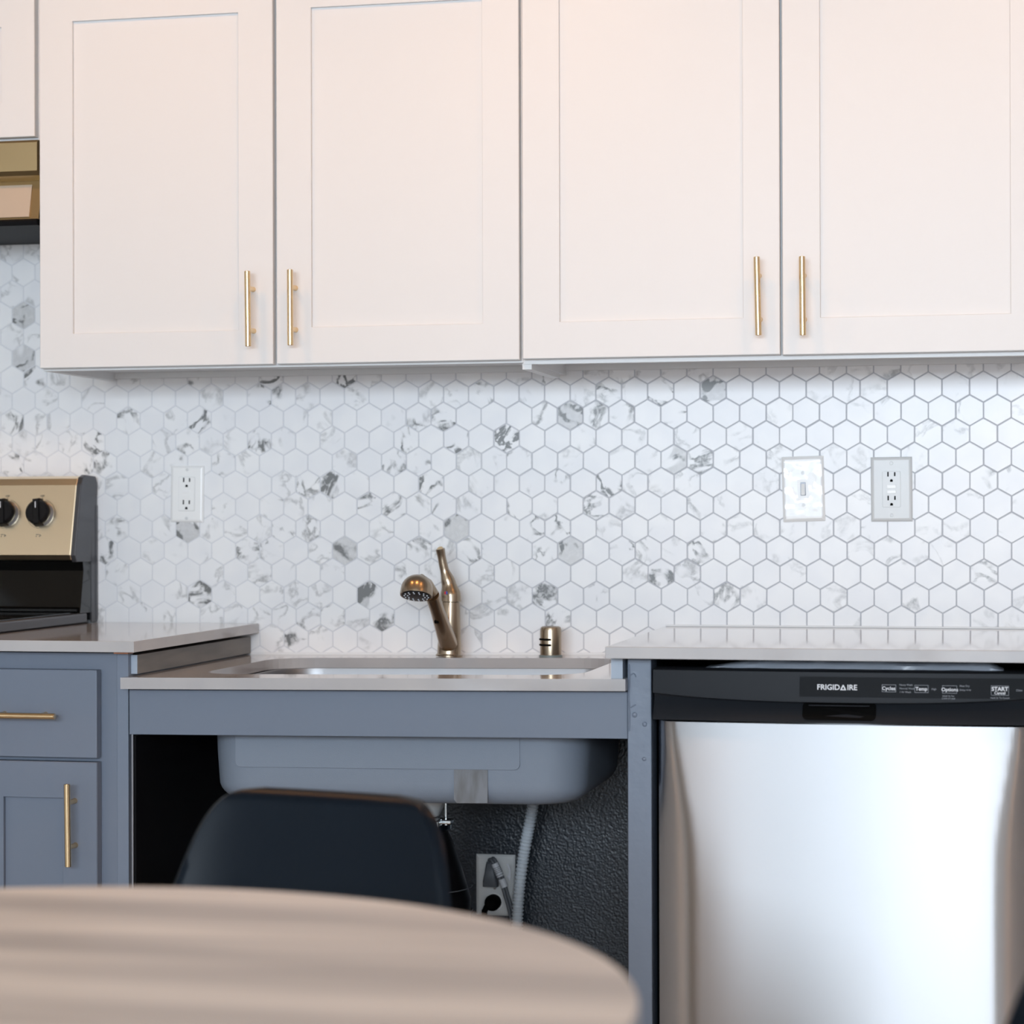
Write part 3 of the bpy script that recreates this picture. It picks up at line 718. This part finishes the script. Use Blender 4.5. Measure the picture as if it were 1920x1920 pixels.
prism(bm, [(0.0190, 0.700), (0.0190, 0.648), (0.0240, 0.642), (0.0770, 0.643), (0.0775, 0.702), (0.0560, 0.704)], 'y', -0.5540, -0.55920)
obj('tape_residue', bm, M['tape'], sk)
bm = BM(); lathe(bm, (-0.10, -0.33, 0.628), (0, 0, 1), [(0, 0.045), (0.012, 0.050)], 24); obj('drain_collar', bm, M['plate_dull'], sk, smooth=True)

# ------------------------------------------------------------------ faucet
fz = SZ + (-0.110+0.1)*TA; FX, FY = -0.1105, -0.062
ft = thing('faucet', 'brushed bronze single-lever pull-out kitchen faucet behind the sink', 'faucet', (FX, FY, fz))
bm = BM(); lathe(bm, (FX, FY, fz+0.0004), (0.03, 0, 1), [(0.0004, 0.0260), (0.003, 0.0260), (0.0045, 0.0236), (0.006, 0.0232), (0.02, 0.0230), (0.104, 0.0178)], 40); obj('body', bm, M['nickel'], ft, smooth=True)
bm = BM(); lathe(bm, (FX+0.0030, FY, fz+0.1035), (0.03, 0, 1), [(0, 0.0150), (0.0025, 0.0150)], 32); obj('seam_ring', bm, M['black'], ft)
bm = BM()
hp_ = spline([(FX+0.0033, FY, fz+0.1055), (FX+0.0030, FY, fz+0.118), (FX-0.0010, FY-0.001, fz+0.142), (FX-0.0085, FY-0.004, fz+0.168), (FX-0.0125, FY-0.007, fz+0.190), (FX-0.0150, FY-0.010, fz+0.2065)], 6)
key = [0.0205, 0.0200, 0.0138, 0.0086, 0.0080, 0.0090]; rad = []
for i in range(len(hp_)):
    f = i/6; k0 = min(int(f), 4); tt = f-k0; tt = tt*tt*(3-2*tt); rad.append(key[k0]*(1-tt)+key[k0+1]*tt)
tube(bm, hp_, rad, 28); lv = obj('lever', bm, M['nickel'], ft, smooth=True)
tip = hp_[-1]; td = (hp_[-1]-hp_[-2]).normalized()
bm = BM(); lathe(bm, tip-td*0.0005, (td+Vector((0, -0.5, 0))).normalized(), [(0, 0.0062), (0.0020, 0.0058)], 20); obj('lever_tip', bm, M['gold'], lv, smooth=True)
dotc = Vector((FX-0.0010, FY-0.0190, fz+0.1225))
for sgn, mm in ((-1, 'red'), (1, 'blue')):
    bm = BM(); pts = [(dotc.x+sgn*0.0032*math.sin(PI*i/10), dotc.z+0.0032*math.cos(PI*i/10)) for i in range(11)]
    prism(bm, pts, 'y', dotc.y+0.0022, dotc.y-0.0026); obj('temperature_dot', bm, M[mm], lv)
s0, s1 = Vector((FX+0.001, FY-0.004, fz+0.020)), Vector((-0.1060, -0.212, 0.9800))
bm = BM(); sp = [s0.lerp(s1, i/10) for i in range(11)]; tube(bm, sp, [0.0185-0.0052*min(1, i/7) for i in range(11)], 32); so = obj('spout', bm, M['nickel'], ft, smooth=True)
sd_ = (s1-s0).normalized(); q = s0.lerp(s1, 0.60)
bm = BM(); side = Vector((1, 0, 0)); upn = side.cross(sd_).normalized();
if upn.y > 0: upn = -upn
loops = []
for t in (0.006, 0.0152): loops.append([q+upn*t+side*(-0.0030+sx*0.0042)+sd_*(sz*0.0028) for sx, sz in ((-1, -1), (1, -1), (1, 1), (-1, 1))])
rings(bm, loops); obj('release_slot', bm, M['slot'], so)
hc = Vector((-0.1300, -0.236, 0.9790)); hdn = Vector((0.0, -math.sin(math.radians(22)), -math.cos(math.radians(22))))
bm = BM(); prof = [(0.0, 0.0300), (-0.003, 0.0305), (-0.012, 0.0300)]
for i in range(1, 8):
    a = PI/2*i/8; prof.append((-0.012-0.0285*math.sin(a), 0.0300*math.cos(a)))
prof.append((-0.0405, 0.0008))
lathe(bm, hc, hdn, prof, 40); hdo = obj('spray_head', bm, M['nickel'], ft, smooth=True)
bm = BM(); lathe(bm, hc, hdn, [(-0.001, 0.0275), (0.0006, 0.0272), (0.0008, 0.026)], 32); obj('spray_face', bm, M['black'], hdo, smooth=True)
u_, v_ = frame_of(hdn); bm = BM()
for rad_, cnt in ((0.0222, 14), (0.0160, 10)):
    for i in range(cnt):
        a = 2*PI*i/cnt; lathe(bm, hc+(u_*math.cos(a)+v_*math.sin(a))*rad_, hdn, [(0, 0.0015), (0.0022, 0.0012)], 8)
obj('spray_nozzles', bm, M['print'], hdo, kind='stuff')
bm = BM(); nb = (Vector((-0.1060, -0.205, 0.9735))-hc)
tube(bm, [hc-hdn*0.020+Vector((0.002, 0.004, 0)), hc-hdn*0.017+Vector((0.012, 0.014, -0.001)), s1-sd_*0.004], [0.0225, 0.0180, 0.0140], 28); obj('spray_neck', bm, M['nickel'], ft, smooth=True)

ag = thing('air_gap', 'bronze dishwasher air gap cap standing right of the faucet', 'air gap', (0.088, -0.062, 0.859))
az = SZ+0.188*TA
bm = BM(); lathe(bm, (0.088, -0.062, az), (0, 0, 1), [(0.002, 0.0203), (0.050, 0.0203), (0.0555, 0.0190), (0.0575, 0.0160)], 36); cap_ = obj('cap', bm, M['nickel'], ag, smooth=True)
bm = BM(); lathe(bm, (0.088, -0.062, az), (0, 0, 1), [(0, 0.0222), (0.0025, 0.0222), (0.0035, 0.0208)], 32); obj('base_ring', bm, M['teal'], ag, smooth=True)
for zz in (0.0225, 0.0330):
    bm = BM(); pts = []
    for i in range(9):
        a = math.radians(-165+i*11); pts.append((0.088+0.0203*math.cos(a), -0.062+0.0203*math.sin(a), az+zz))
    tube(bm, pts, 0.0021, 8); obj('vent_slot', bm, M['slot'], cap_, smooth=True)

# ------------------------------------------------------------------ dishwasher
dw = thing('dishwasher', 'stainless dishwasher with a black control panel under the long countertop', 'dishwasher', (0.3735, -0.05, 0))
DX0, DX1 = 0.3725, 0.9725
bxo('tub', M['void'], dw, DX0+0.004, DX1-0.004, -0.600, -0.04, 0.05, 0.868)
def bow(u): return 0.034*(1-abs(u)**2.2)
NXD = 48
def dw_surface(name, prof, m, parent, x0, x1, smooth=True, fz=None):
    """prof: list of (y offset outward, z); swept along x with the front's bow"""
    bm = BM(); loops = []
    for i in range(NXD+1):
        x = x0+(x1-x0)*i/NXD; u = (x-(DX0+DX1)/2)/((DX1-DX0)/2); u = max(-1, min(1, u))
        L = []
        for oy, z in prof:
            zz = z if fz is None else fz(u, z)
            L.append(Vector((x, -0.648-bow(u)*0.36-oy if oy > -0.02 else -0.60, zz)))
        loops.append(L)
    rings(bm, loops); return obj(name, bm, m, parent, smooth)
def lipz(u, z): return z if z > 0.86 else z - 0.011*(1-abs(u)**2.6)*max(0, min(1, (0.872-z)/0.025))
cpn = dw_surface('fascia_panel', [(-1, 0.8795), (-0.004, 0.8795), (0.0035, 0.8770), (0.0075, 0.8440), (0.0075, 0.8405), (0.002, 0.8395), (-1, 0.8395)], M['dw_black'], dw, DX0, DX1, True, lipz)
dw_surface('handle_recess', [(-1, 0.8480), (-0.006, 0.8480), (-0.012, 0.832), (-0.006, 0.820), (0.004, 0.808), (0.008, 0.7975), (-1, 0.7975)], M['dw_black'], dw, DX0, DX1, True)
# door: stainless skin, rolled at its upright edges
bm = BM(); loops = []
ND = 72
for i in range(ND+1):
    u = -1+2*i/ND; u = math.copysign(abs(u)**0.75, u)
    x = (DX0+DX1)/2+0.002+u*0.2965
    def ry(z):           # the rolled edge widens below the top corners
        a = 0.93-0.15*min(1, max(0, (0.794-z)/0.20)); return -0.650-bow(u)*0.36+0.022*max(0, (abs(u)-a)/(1-a))**2
    L = [Vector((x, -0.602, 0.7965)), Vector((x, ry(0.794)+0.004, 0.7965))]
    L += [Vector((x, ry(z), z)) for z in (0.7940, 0.76, 0.72, 0.68, 0.64, 0.59, 0.50, 0.30, 0.125)]
    L += [Vector((x, ry(0.12)+0.006, 0.120)), Vector((x, -0.602, 0.120))]
    loops.append(L)
rings(bm, loops); obj('door', bm, M['steel'], dw, smooth=True)
bxo('kick_plate', M['black'], dw, DX0+0.004, DX1-0.004, -0.585, -0.565, 0.0, 0.115)
# pocket and brand on the control panel
def face_y(x, z, off):
    u = (x-(DX0+DX1)/2)/((DX1-DX0)/2); return -0.648-bow(u)*0.36-off
bm = BM(); pts = rrect(0.6125, 0.7280, 0.8015, 0.8300, 0.008, 4); prism(bm, pts, 'y', -0.650, -0.660)
for v in bm.verts:
    if v.co.y < -0.655:
        z = v.co.z; k = [(0.7975, 0.008), (0.808, 0.004), (0.820, -0.006), (0.832, -0.012)]
        for (za, oa), (zb_, ob_) in zip(k, k[1:]):
            if z <= zb_: break
        v.co.y = face_y(v.co.x, z, oa+(ob_-oa)*(z-za)/(zb_-za)+0.0012)
obj('handle_pocket', bm, M['slot'], dw)
bm = BM(); box(bm, 0.6225, 0.7180, -0.6660, -0.655, 0.8235, 0.8255, 0.0008); obj('pocket_lip', bm, M['dw_black'], dw)
TY = face_y(0.68, 0.86, 0.0078)
bm = BM(); loops = []
for i in range(25):
    x = 0.6085+(DX1-0.002-0.6085)*i/24; L = []
    for z in (0.8700, 0.8385):
        of = 0.0035+(0.8770-z)*(0.004/0.040)+0.0006
        L.append((x, face_y(x, z, of), z))
    loops.append(L)
top = [bm.verts.new(l_[0]) for l_ in loops]; bot = [bm.verts.new(l_[1]) for l_ in loops]
for i in range(24): bm.faces.new((top[i], bot[i], bot[i+1], top[i+1]))
bmesh.ops.solidify(bm, geom=bm.faces, thickness=-0.0006); bmesh.ops.recalc_face_normals(bm, faces=bm.faces); obj('touch_panel', bm, M['dw_black'], cpn, smooth=True)
def dtext(s, size, x, z, m='print', bold=0.0, align='CENTER'):
    of = 0.0035+(0.8770-z)*(0.004/0.040)+0.0020
    o = text(s, size, M[m], cpn, x, z, face_y(x, z, of), align, bold, tilt=0.0)
    u = (x-(DX0+DX1)/2)/0.3; o.rotation_euler = (0, 0, math.atan(0.034*0.36*2.2*math.copysign(abs(u)**1.2, u)/0.3)); return o
def dframe(x0, x1, z0, z1):
    bm = BM(); t_ = 0.0005
    for a in ((x0, x1, z0, z0+t_), (x0, x1, z1-t_, z1), (x0, x0+t_, z0, z1), (x1-t_, x1, z0, z1)):
        zc = (a[2]+a[3])/2
        of = 0.0035+(0.8770-zc)*(0.004/0.040)+0.0020; yy = face_y((x0+x1)/2, zc, of)
        box(bm, a[0], a[1], yy-0.0001, yy+0.0008, a[2], a[3])
    obj('button_frame', bm, M['print_dim'], cpn)
dtext('FRIGID', 0.0118, 0.6722, 0.8535, bold=0.00022, align='RIGHT')
bm = BM()
ay = face_y(0.6805, 0.8535, 0.0035+(0.8770-0.8535)*(0.004/0.040)+0.0022)
ax0, ax1, az0, az1 = 0.67235, 0.6821, 0.84945, 0.8577
prism(bm, [(ax0, az0), (ax1, az0), ((ax0+ax1)/2+0.0008, az1), ((ax0+ax1)/2-0.0008, az1)], 'y', ay, ay+0.0004)
obj('lettering', bm, M['print'], cpn)
bm = BM(); prism(bm, [(ax0+0.0028, az0+0.0015), (ax1-0.0028, az0+0.0015), ((ax0+ax1)/2, az1-0.0026)], 'y', ay-0.0002, ay+0.0001); obj('lettering_counter', bm, M['dw_black'], cpn)
dtext('IRE', 0.0118, 0.6832, 0.8535, bold=0.00022, align='LEFT')
dtext('Cycles', 0.0078, 0.7480, 0.8530, bold=0.00012); dframe(0.7375, 0.7592, 0.8475, 0.8590)
for i, s in enumerate(('Heavy Wash', 'Normal Wash', '1 Hr Wash')): dtext(s, 0.0040, 0.7645, 0.8588-0.0056*i, 'print_dim', align='LEFT')
dtext('Temp', 0.0078, 0.7985, 0.8528, bold=0.00012); dframe(0.7880, 0.8092, 0.8470, 0.8588)
dtext('High', 0.0040, 0.8140, 0.8527, 'print_dim', align='LEFT')
dtext('Options', 0.0078, 0.8420, 0.8522, bold=0.00012); dframe(0.8305, 0.8530, 0.8465, 0.8585)
for i, s in enumerate(('Heat Dry', 'Delay 4 Hr')): dtext(s, 0.0040, 0.8570, 0.8580-0.0062*i, 'print_dim', align='LEFT')
for i, s in enumerate(('Hold 3s For', 'Control Lock')): dtext(s, 0.0038, 0.8400, 0.8422-0.0036*i, 'print_dim')
dtext('START', 0.0086, 0.9185, 0.8537, bold=0.00022); dtext('Cancel', 0.0062, 0.9185, 0.8476, bold=0.0001); dframe(0.9050, 0.9320, 0.8440, 0.8590)
dtext('Hold 3s To Cancel', 0.0038, 0.9185, 0.8400, 'print_dim'); dtext('Clean', 0.0042, 0.9480, 0.8520, 'print_dim')
tag(bxo('end_panel', M['grey'], None, 0.980, 0.999, -0.640, -0.004, 0.0, 0.8955), 'blue-grey end panel on the far right side of the dishwasher', 'panel')
# plastic sheet crumpled into the gap over the dishwasher
bm = BM(); NS = 60; rows = []
for i in range(NS+1):
    f = i/NS; x = 0.455+0.47*f; row = []
    hgt = min(1, f/0.16, (1-f)/0.06+0.05)
    for k, (dy, dz) in enumerate(((0.0, 0.0), (0.002, 0.45), (0.010, 0.95), (0.06, 1.0))):
        w_ = 0.0016*noise.noise(Vector((x*24, k*1.7, 1.3)))
        row.append(bm.verts.new((x, -0.632+dy+2.2*w_, 0.8802+0.0135*dz*max(0.05, hgt)*(0.93+0.10*noise.noise(Vector((x*9, k, 4))))+w_*0.4)))
    rows.append(row)
for a, b_ in zip(rows, rows[1:]):
    for k in range(3): bm.faces.new((a[k], b_[k], b_[k+1], a[k+1]))
bmesh.ops.solidify(bm, geom=bm.faces, thickness=0.0004)
tag(obj('plastic_sheet', bm, M['film_grey'], None, smooth=True), 'grey plastic sheet crumpled in the gap above the dishwasher', 'plastic sheet')

# ------------------------------------------------------------------ plumbing under the sink
gd = thing('garbage_disposal', 'black garbage disposal hanging under the sink by a zinc ring', 'garbage disposal', (-0.10, -0.33, 0.35))
bm = BM(); lathe(bm, (-0.10, -0.33, 0.30), (0, 0, 1), [(0, 0.070), (0.02, 0.088), (0.14, 0.092), (0.20, 0.074), (0.245, 0.058), (0.262, 0.050)], 40); obj('body', bm, M['black'], gd, smooth=True)
bm = BM(); lathe(bm, (-0.10, -0.33, 0.562), (0, 0, 1), [(0, 0.052), (0.004, 0.058), (0.011, 0.058), (0.013, 0.050)], 36); rg1 = obj('mounting_ring', bm, M['chrome'], gd, smooth=True)
bm = BM(); box(bm, -0.062, -0.034, -0.366, -0.340, 0.578, 0.586, 0.002); obj('flange', bm, M['chrome'], gd); bm = BM(); box(bm, -0.11, -0.050, -0.392, -0.362, 0.574, 0.588, 0.003); obj('flange', bm, M['chrome'], gd)
for bx, by in ((-0.046, -0.352), (-0.14, -0.285)):
    bm = BM(); lathe(bm, (bx, by, 0.575), (0, 0, 1), [(0, 0.0052), (0.008, 0.0052), (0.0081, 0.0028), (0.054, 0.0028)], 12); obj('bolt', bm, M['chrome'], gd, smooth=True)
bm = BM(); lathe(bm, (-0.10, -0.33, 0.588), (0, 0, 1), [(0, 0.036), (0.020, 0.046), (0.038, 0.055)], 32); obj('gasket', bm, M['plate_dull'], gd, smooth=True)
bm = BM(); tube(bm, spline([(-0.095, -0.245, 0.50), (-0.090, -0.190, 0.47), (-0.085, -0.150, 0.42), (-0.084, -0.12, 0.30), (-0.084, -0.10, 0.12)], 8), 0.022, 18); obj('drain_pipe', bm, M['black'], gd, smooth=True)
bm = BM()
for zz in (0.462, 0.418):
    pts = [(-0.10+0.0945*math.cos(a), -0.33+0.0945*math.sin(a), zz) for a in [math.radians(-150+i*15) for i in range(13)]]; tube(bm, pts, 0.0012, 6)
obj('cable_tie', bm, M['cord'], gd)

ho = []
path = spline([(0.066, -0.085, 0.640), (0.053, -0.070, 0.570), (0.033, -0.055, 0.480), (0.022, -0.050, 0.400), (0.018, -0.050, 0.300), (0.018, -0.050, 0.02)], 10)
# corrugated: alternate radius along a finely resampled path
fine = []; L = 0
for a, b_ in zip(path, path[1:]):
    k = max(1, int((b_-a).length/0.0016))
    for i in range(k): fine.append(a.lerp(b_, i/k))
bm = BM(); tube(bm, fine, [0.0116 if (i//2) % 2 else 0.0095 for i in range(len(fine))], 14)
tag(obj('drain_hose', bm, M['hose'], None, smooth=True), 'pale corrugated drain hose running down the dark wall under the sink', 'hose')

uo = thing('wall_outlet', 'white duplex outlet under the sink with two plugs in it', 'outlet', (-0.034, 0, 0.41))
plate(uo, -0.0335, 0.4120, 0.0770, 0.1180, M['plate_dull'], 0.006)
for zz in (0.4315, 0.3800):
    bm = BM(); pts = [(-0.036+0.0175*max(-0.85, min(0.85, math.cos(2*PI*i/28)))/0.95, zz+0.0165*math.sin(2*PI*i/28)) for i in range(28)]
    prism(bm, pts, 'y', -0.005, -0.0082, 0.0005); obj('socket', bm, M['plate'], uo)
disc('screw', uo, -0.0345, 0.4058, -0.0062, 0.0028, M['screw'])
pg = thing('plug', 'dark grey plug with a cord in the upper socket of the outlet under the sink', 'plug', (-0.040, -0.02, 0.43))
bm = BM(); loops = []
for z, wx, y0_, y1_ in ((0.4120, 0.0145, -0.0085, -0.030), (0.4230, 0.0135, -0.0085, -0.034), (0.4400, 0.0098, -0.0085, -0.034), (0.4500, 0.0090, -0.0085, -0.030), (0.4590, 0.0080, -0.0090, -0.026)):
    loops.append([Vector((-0.0395+x, y, z)) for x, y in rrect(-wx, wx, y1_, y0_, 0.004, 3)])
rings(bm, loops); obj('body', bm, M['cord'], pg, smooth=True)
bm = BM()
cpth = spline([(-0.0390, -0.022, 0.455), (-0.0370, -0.030, 0.466), (-0.0300, -0.036, 0.464), (-0.0180, -0.036, 0.440), (-0.0060, -0.034, 0.400), (0.004, -0.032, 0.360), (0.010, -0.030, 0.30), (0.012, -0.030, 0.05)], 8)
for dx in (-0.0028, 0.0028): tube(bm, [p+Vector((dx, 0, dx*0.4)) for p in cpth], 0.0032, 8)
obj('cord', bm, M['cord'], pg, smooth=True)
def sleeve(parent, a, b_, r, m, name='tag'):
    bm = BM(); a = Vector(a); b_ = Vector(b_); lathe(bm, a, b_-a, [(0, r), ((b_-a).length, r)], 16); return obj(name, bm, m, parent, smooth=True)
t1 = sleeve(pg, (-0.0280, -0.037, 0.4590), (-0.0165, -0.037, 0.4340), 0.0072, M['tag'], 'cord_tag')
for f in (0.30, 0.42, 0.54, 0.66, 0.86):
    a = Vector((-0.0280, -0.037, 0.4590)).lerp(Vector((-0.0165, -0.037, 0.4340)), f); sleeve(t1, a, a+(Vector((0.0115, 0, -0.025)).normalized())*0.0007, 0.00735, M['slot'], 'tag_line')
sleeve(pg, (-0.0145, -0.0365, 0.4295), (-0.0085, -0.0362, 0.4140), 0.0070, M['tag'], 'cord_tag')
bm = BM(); tl = [(-0.0060, 0.4590), (-0.0035, 0.4585), (0.0005, 0.4500), (0.0020, 0.4400), (0.0010, 0.4270), (-0.0010, 0.4230), (-0.0030, 0.4290), (-0.0060, 0.4320), (-0.0015, 0.4390), (-0.0025, 0.4480), (-0.0070, 0.4560)]
prism(bm, tl, 'y', -0.028, -0.0285); obj('cord_tag', bm, M['tag'], pg)
pb = thing('plug', 'black plug with a drooping cord in the lower socket of the outlet under the sink', 'plug', (-0.038, -0.02, 0.38))
bm = BM(); loops = []
for y, s in ((-0.0085, 0.0160), (-0.022, 0.0165), (-0.032, 0.0140), (-0.038, 0.0090)):
    loops.append([Vector((-0.037+s*math.cos(a)*(1.0 if math.cos(a) > 0 else 0.9), y, 0.3800+s*0.95*math.sin(a))) for a in [2*PI*i/20 for i in range(20)]])
rings(bm, loops); obj('body', bm, M['slot'], pb, smooth=True)
bm = BM(); tube(bm, spline([(-0.042, -0.026, 0.380), (-0.049, -0.030, 0.366), (-0.050, -0.030, 0.34), (-0.050, -0.030, 0.10)], 8), 0.0055, 12); obj('cord', bm, M['slot'], pb, smooth=True)
bm = BM(); tube(bm, spline([(0.168, -0.50, 0.752), (0.1675, -0.50, 0.735), (0.166, -0.50, 0.7135)], 5), 0.0008, 6)
tag(obj('wire', bm, M['tag'], None), 'thin white wire hanging behind the apron at the right of the sink', 'wire')

# ------------------------------------------------------------------ chairs: black shells on wooden legs
def make_chair(label, loc, rz):
    t = thing('dining_chair', label, 'chair', loc, 'black shell dining chairs')
    prof = [(0.215, 0.405, 0.200), (0.205, 0.428, 0.222), (0.150, 0.436, 0.232), (0.050, 0.425, 0.236), (-0.060, 0.420, 0.236), (-0.130, 0.438, 0.236), (-0.175, 0.480, 0.236), (-0.200, 0.540, 0.232), (-0.218, 0.610, 0.213), (-0.233, 0.680, 0.194), (-0.246, 0.740, 0.177), (-0.252, 0.778, 0.168)]
    sp_ = spline([Vector(p) for p in prof], 6); n_ = len(sp_); NU = 44
    bm = BM(); grid = []
    for j, p in enumerate(sp_):
        v = j/(n_-1); row = []
        hw = p.z
        # rounded upper corners
        vt = max(0, (v-0.84)/0.16)
        hw *= (1-vt**2.3)**(1/2.2)*0.42+0.58 if vt < 1 else 0.58
        hw = max(hw, 0.02)
        back = max(0, min(1, (v-0.42)/0.25))
        for i in range(NU+1):
            u = -1+2*i/NU; uu_ = math.sin(u*PI/2)*0.35+u*0.65
            x = hw*uu_
            curl = abs(x/0.24)**2.6
            fwd = p.x + back*0.052*curl; upz = p.y + (1-back)*0.055*curl
            # the rim rolls back all round the backrest
            lip = max(0, (abs(u)-0.90)/0.10)**2 + max(0, (v-0.955)/0.045)**2
            fwd -= 0.016*min(1.4, lip)*back
            row.append(bm.verts.new((x, fwd, upz)))
        grid.append(row)
    for j in range(n_-1):
        for i in range(NU): bm.faces.new((grid[j][i], grid[j][i+1], grid[j+1][i+1], grid[j+1][i]))
    bmesh.ops.recalc_face_normals(bm, faces=bm.faces)
    bmesh.ops.solidify(bm, geom=bm.faces, thickness=0.008)
    obj('shell', bm, M['chair'], t, smooth=True, local=True)
    for sx in (-1, 1):
        for sy_ in (-1, 1):
            bm = BM(); lathe(bm, (sx*0.215, sy_*0.205-0.01, 0.0), (-sx*0.105, -sy_*0.095, 0.40), [(0, 0.010), (0.20, 0.014), (0.425, 0.016)], 14)
            obj('leg', bm, M['wood_leg'], t, smooth=True, local=True)
    bm = BM()
    for sx in (-1, 1): tube(bm, [(sx*0.115, 0.095, 0.385), (-sx*0.16, -0.15, 0.20)], 0.004, 8)
    box(bm, -0.12, 0.12, -0.115, -0.095, 0.380, 0.416); box(bm, -0.12, 0.12, 0.085, 0.105, 0.380, 0.416)
    obj('brace', bm, M['black'], t, local=True)
    t.rotation_euler = (0, 0, rz)
    return t
make_chair('black shell dining chair between the table and the sink, its back to the sink', (0.024, -1.760, 0), PI + math.radians(-14))
make_chair('black shell dining chair to the right of the round table, mostly out of view', (0.722, -2.50, 0), math.radians(90+6))

# ------------------------------------------------------------------ round table
tb = thing('round_table', 'round pale wood dining table in the foreground', 'table', (0.131, -2.587, 0))
bm = BM(); lathe(bm, (0.131, -2.587, 0.7490), (0, 0, 1), [(0, 0.5125), (0.0010, 0.5135)], 128)
obj('tabletop', bm, M['table'], tb, smooth=True)
bm = BM(); lathe(bm, (0.131, -2.587, 0.7240), (0, 0, 1), [(0, 0.5115), (0.002, 0.5150), (0.022, 0.5150), (0.0252, 0.5135), (0.0252, 0.500), (0.02, 0.495), (0.0, 0.495)], 128, True, False)
obj('edge_band', bm, M['edge'], tb, smooth=True)
for sx in (-1, 1):
    for sy_ in (-1, 1):
        bm = BM(); lathe(bm, (0.128+sx*0.235, -2.583+sy_*0.235, 0), (-sx*0.10, -sy_*0.10, 0.725), [(0, 0.014), (0.30, 0.019), (0.735, 0.022)], 16); obj('leg', bm, M['wood_leg'], tb, smooth=True)
bm = BM(); box(bm, 0.0, 0.256, -2.60, -2.566, 0.700, 0.7235); box(bm, 0.111, 0.145, -2.711, -2.455, 0.700, 0.7235); obj('brace', bm, M['black'], tb)

# ------------------------------------------------------------------ ceiling lamps (out of the frame; they light the room)
LT = ('round warm ceiling downlight in front of the range hood', 'round warm ceiling downlight in front of the sink cabinets', 'round warm ceiling downlight in front of the dishwasher', 'unseen warm ceiling downlight near the right wall, added to light right-facing sides')
for (lx, ly, pw), lt in zip(LAMPS, LT):
    t = thing('ceiling_lamp', lt, 'lamp', (lx, ly, ZC), 'ceiling lamps out of view')
    bm = BM(); lathe(bm, (lx, ly, 2.418), (0, 0, 1), [(0.0, 0.080), (0.0, 0.095), (0.042, 0.095), (0.042, 0.080)], 32, False, False); obj('rim', bm, M['nickel'], t, smooth=True)
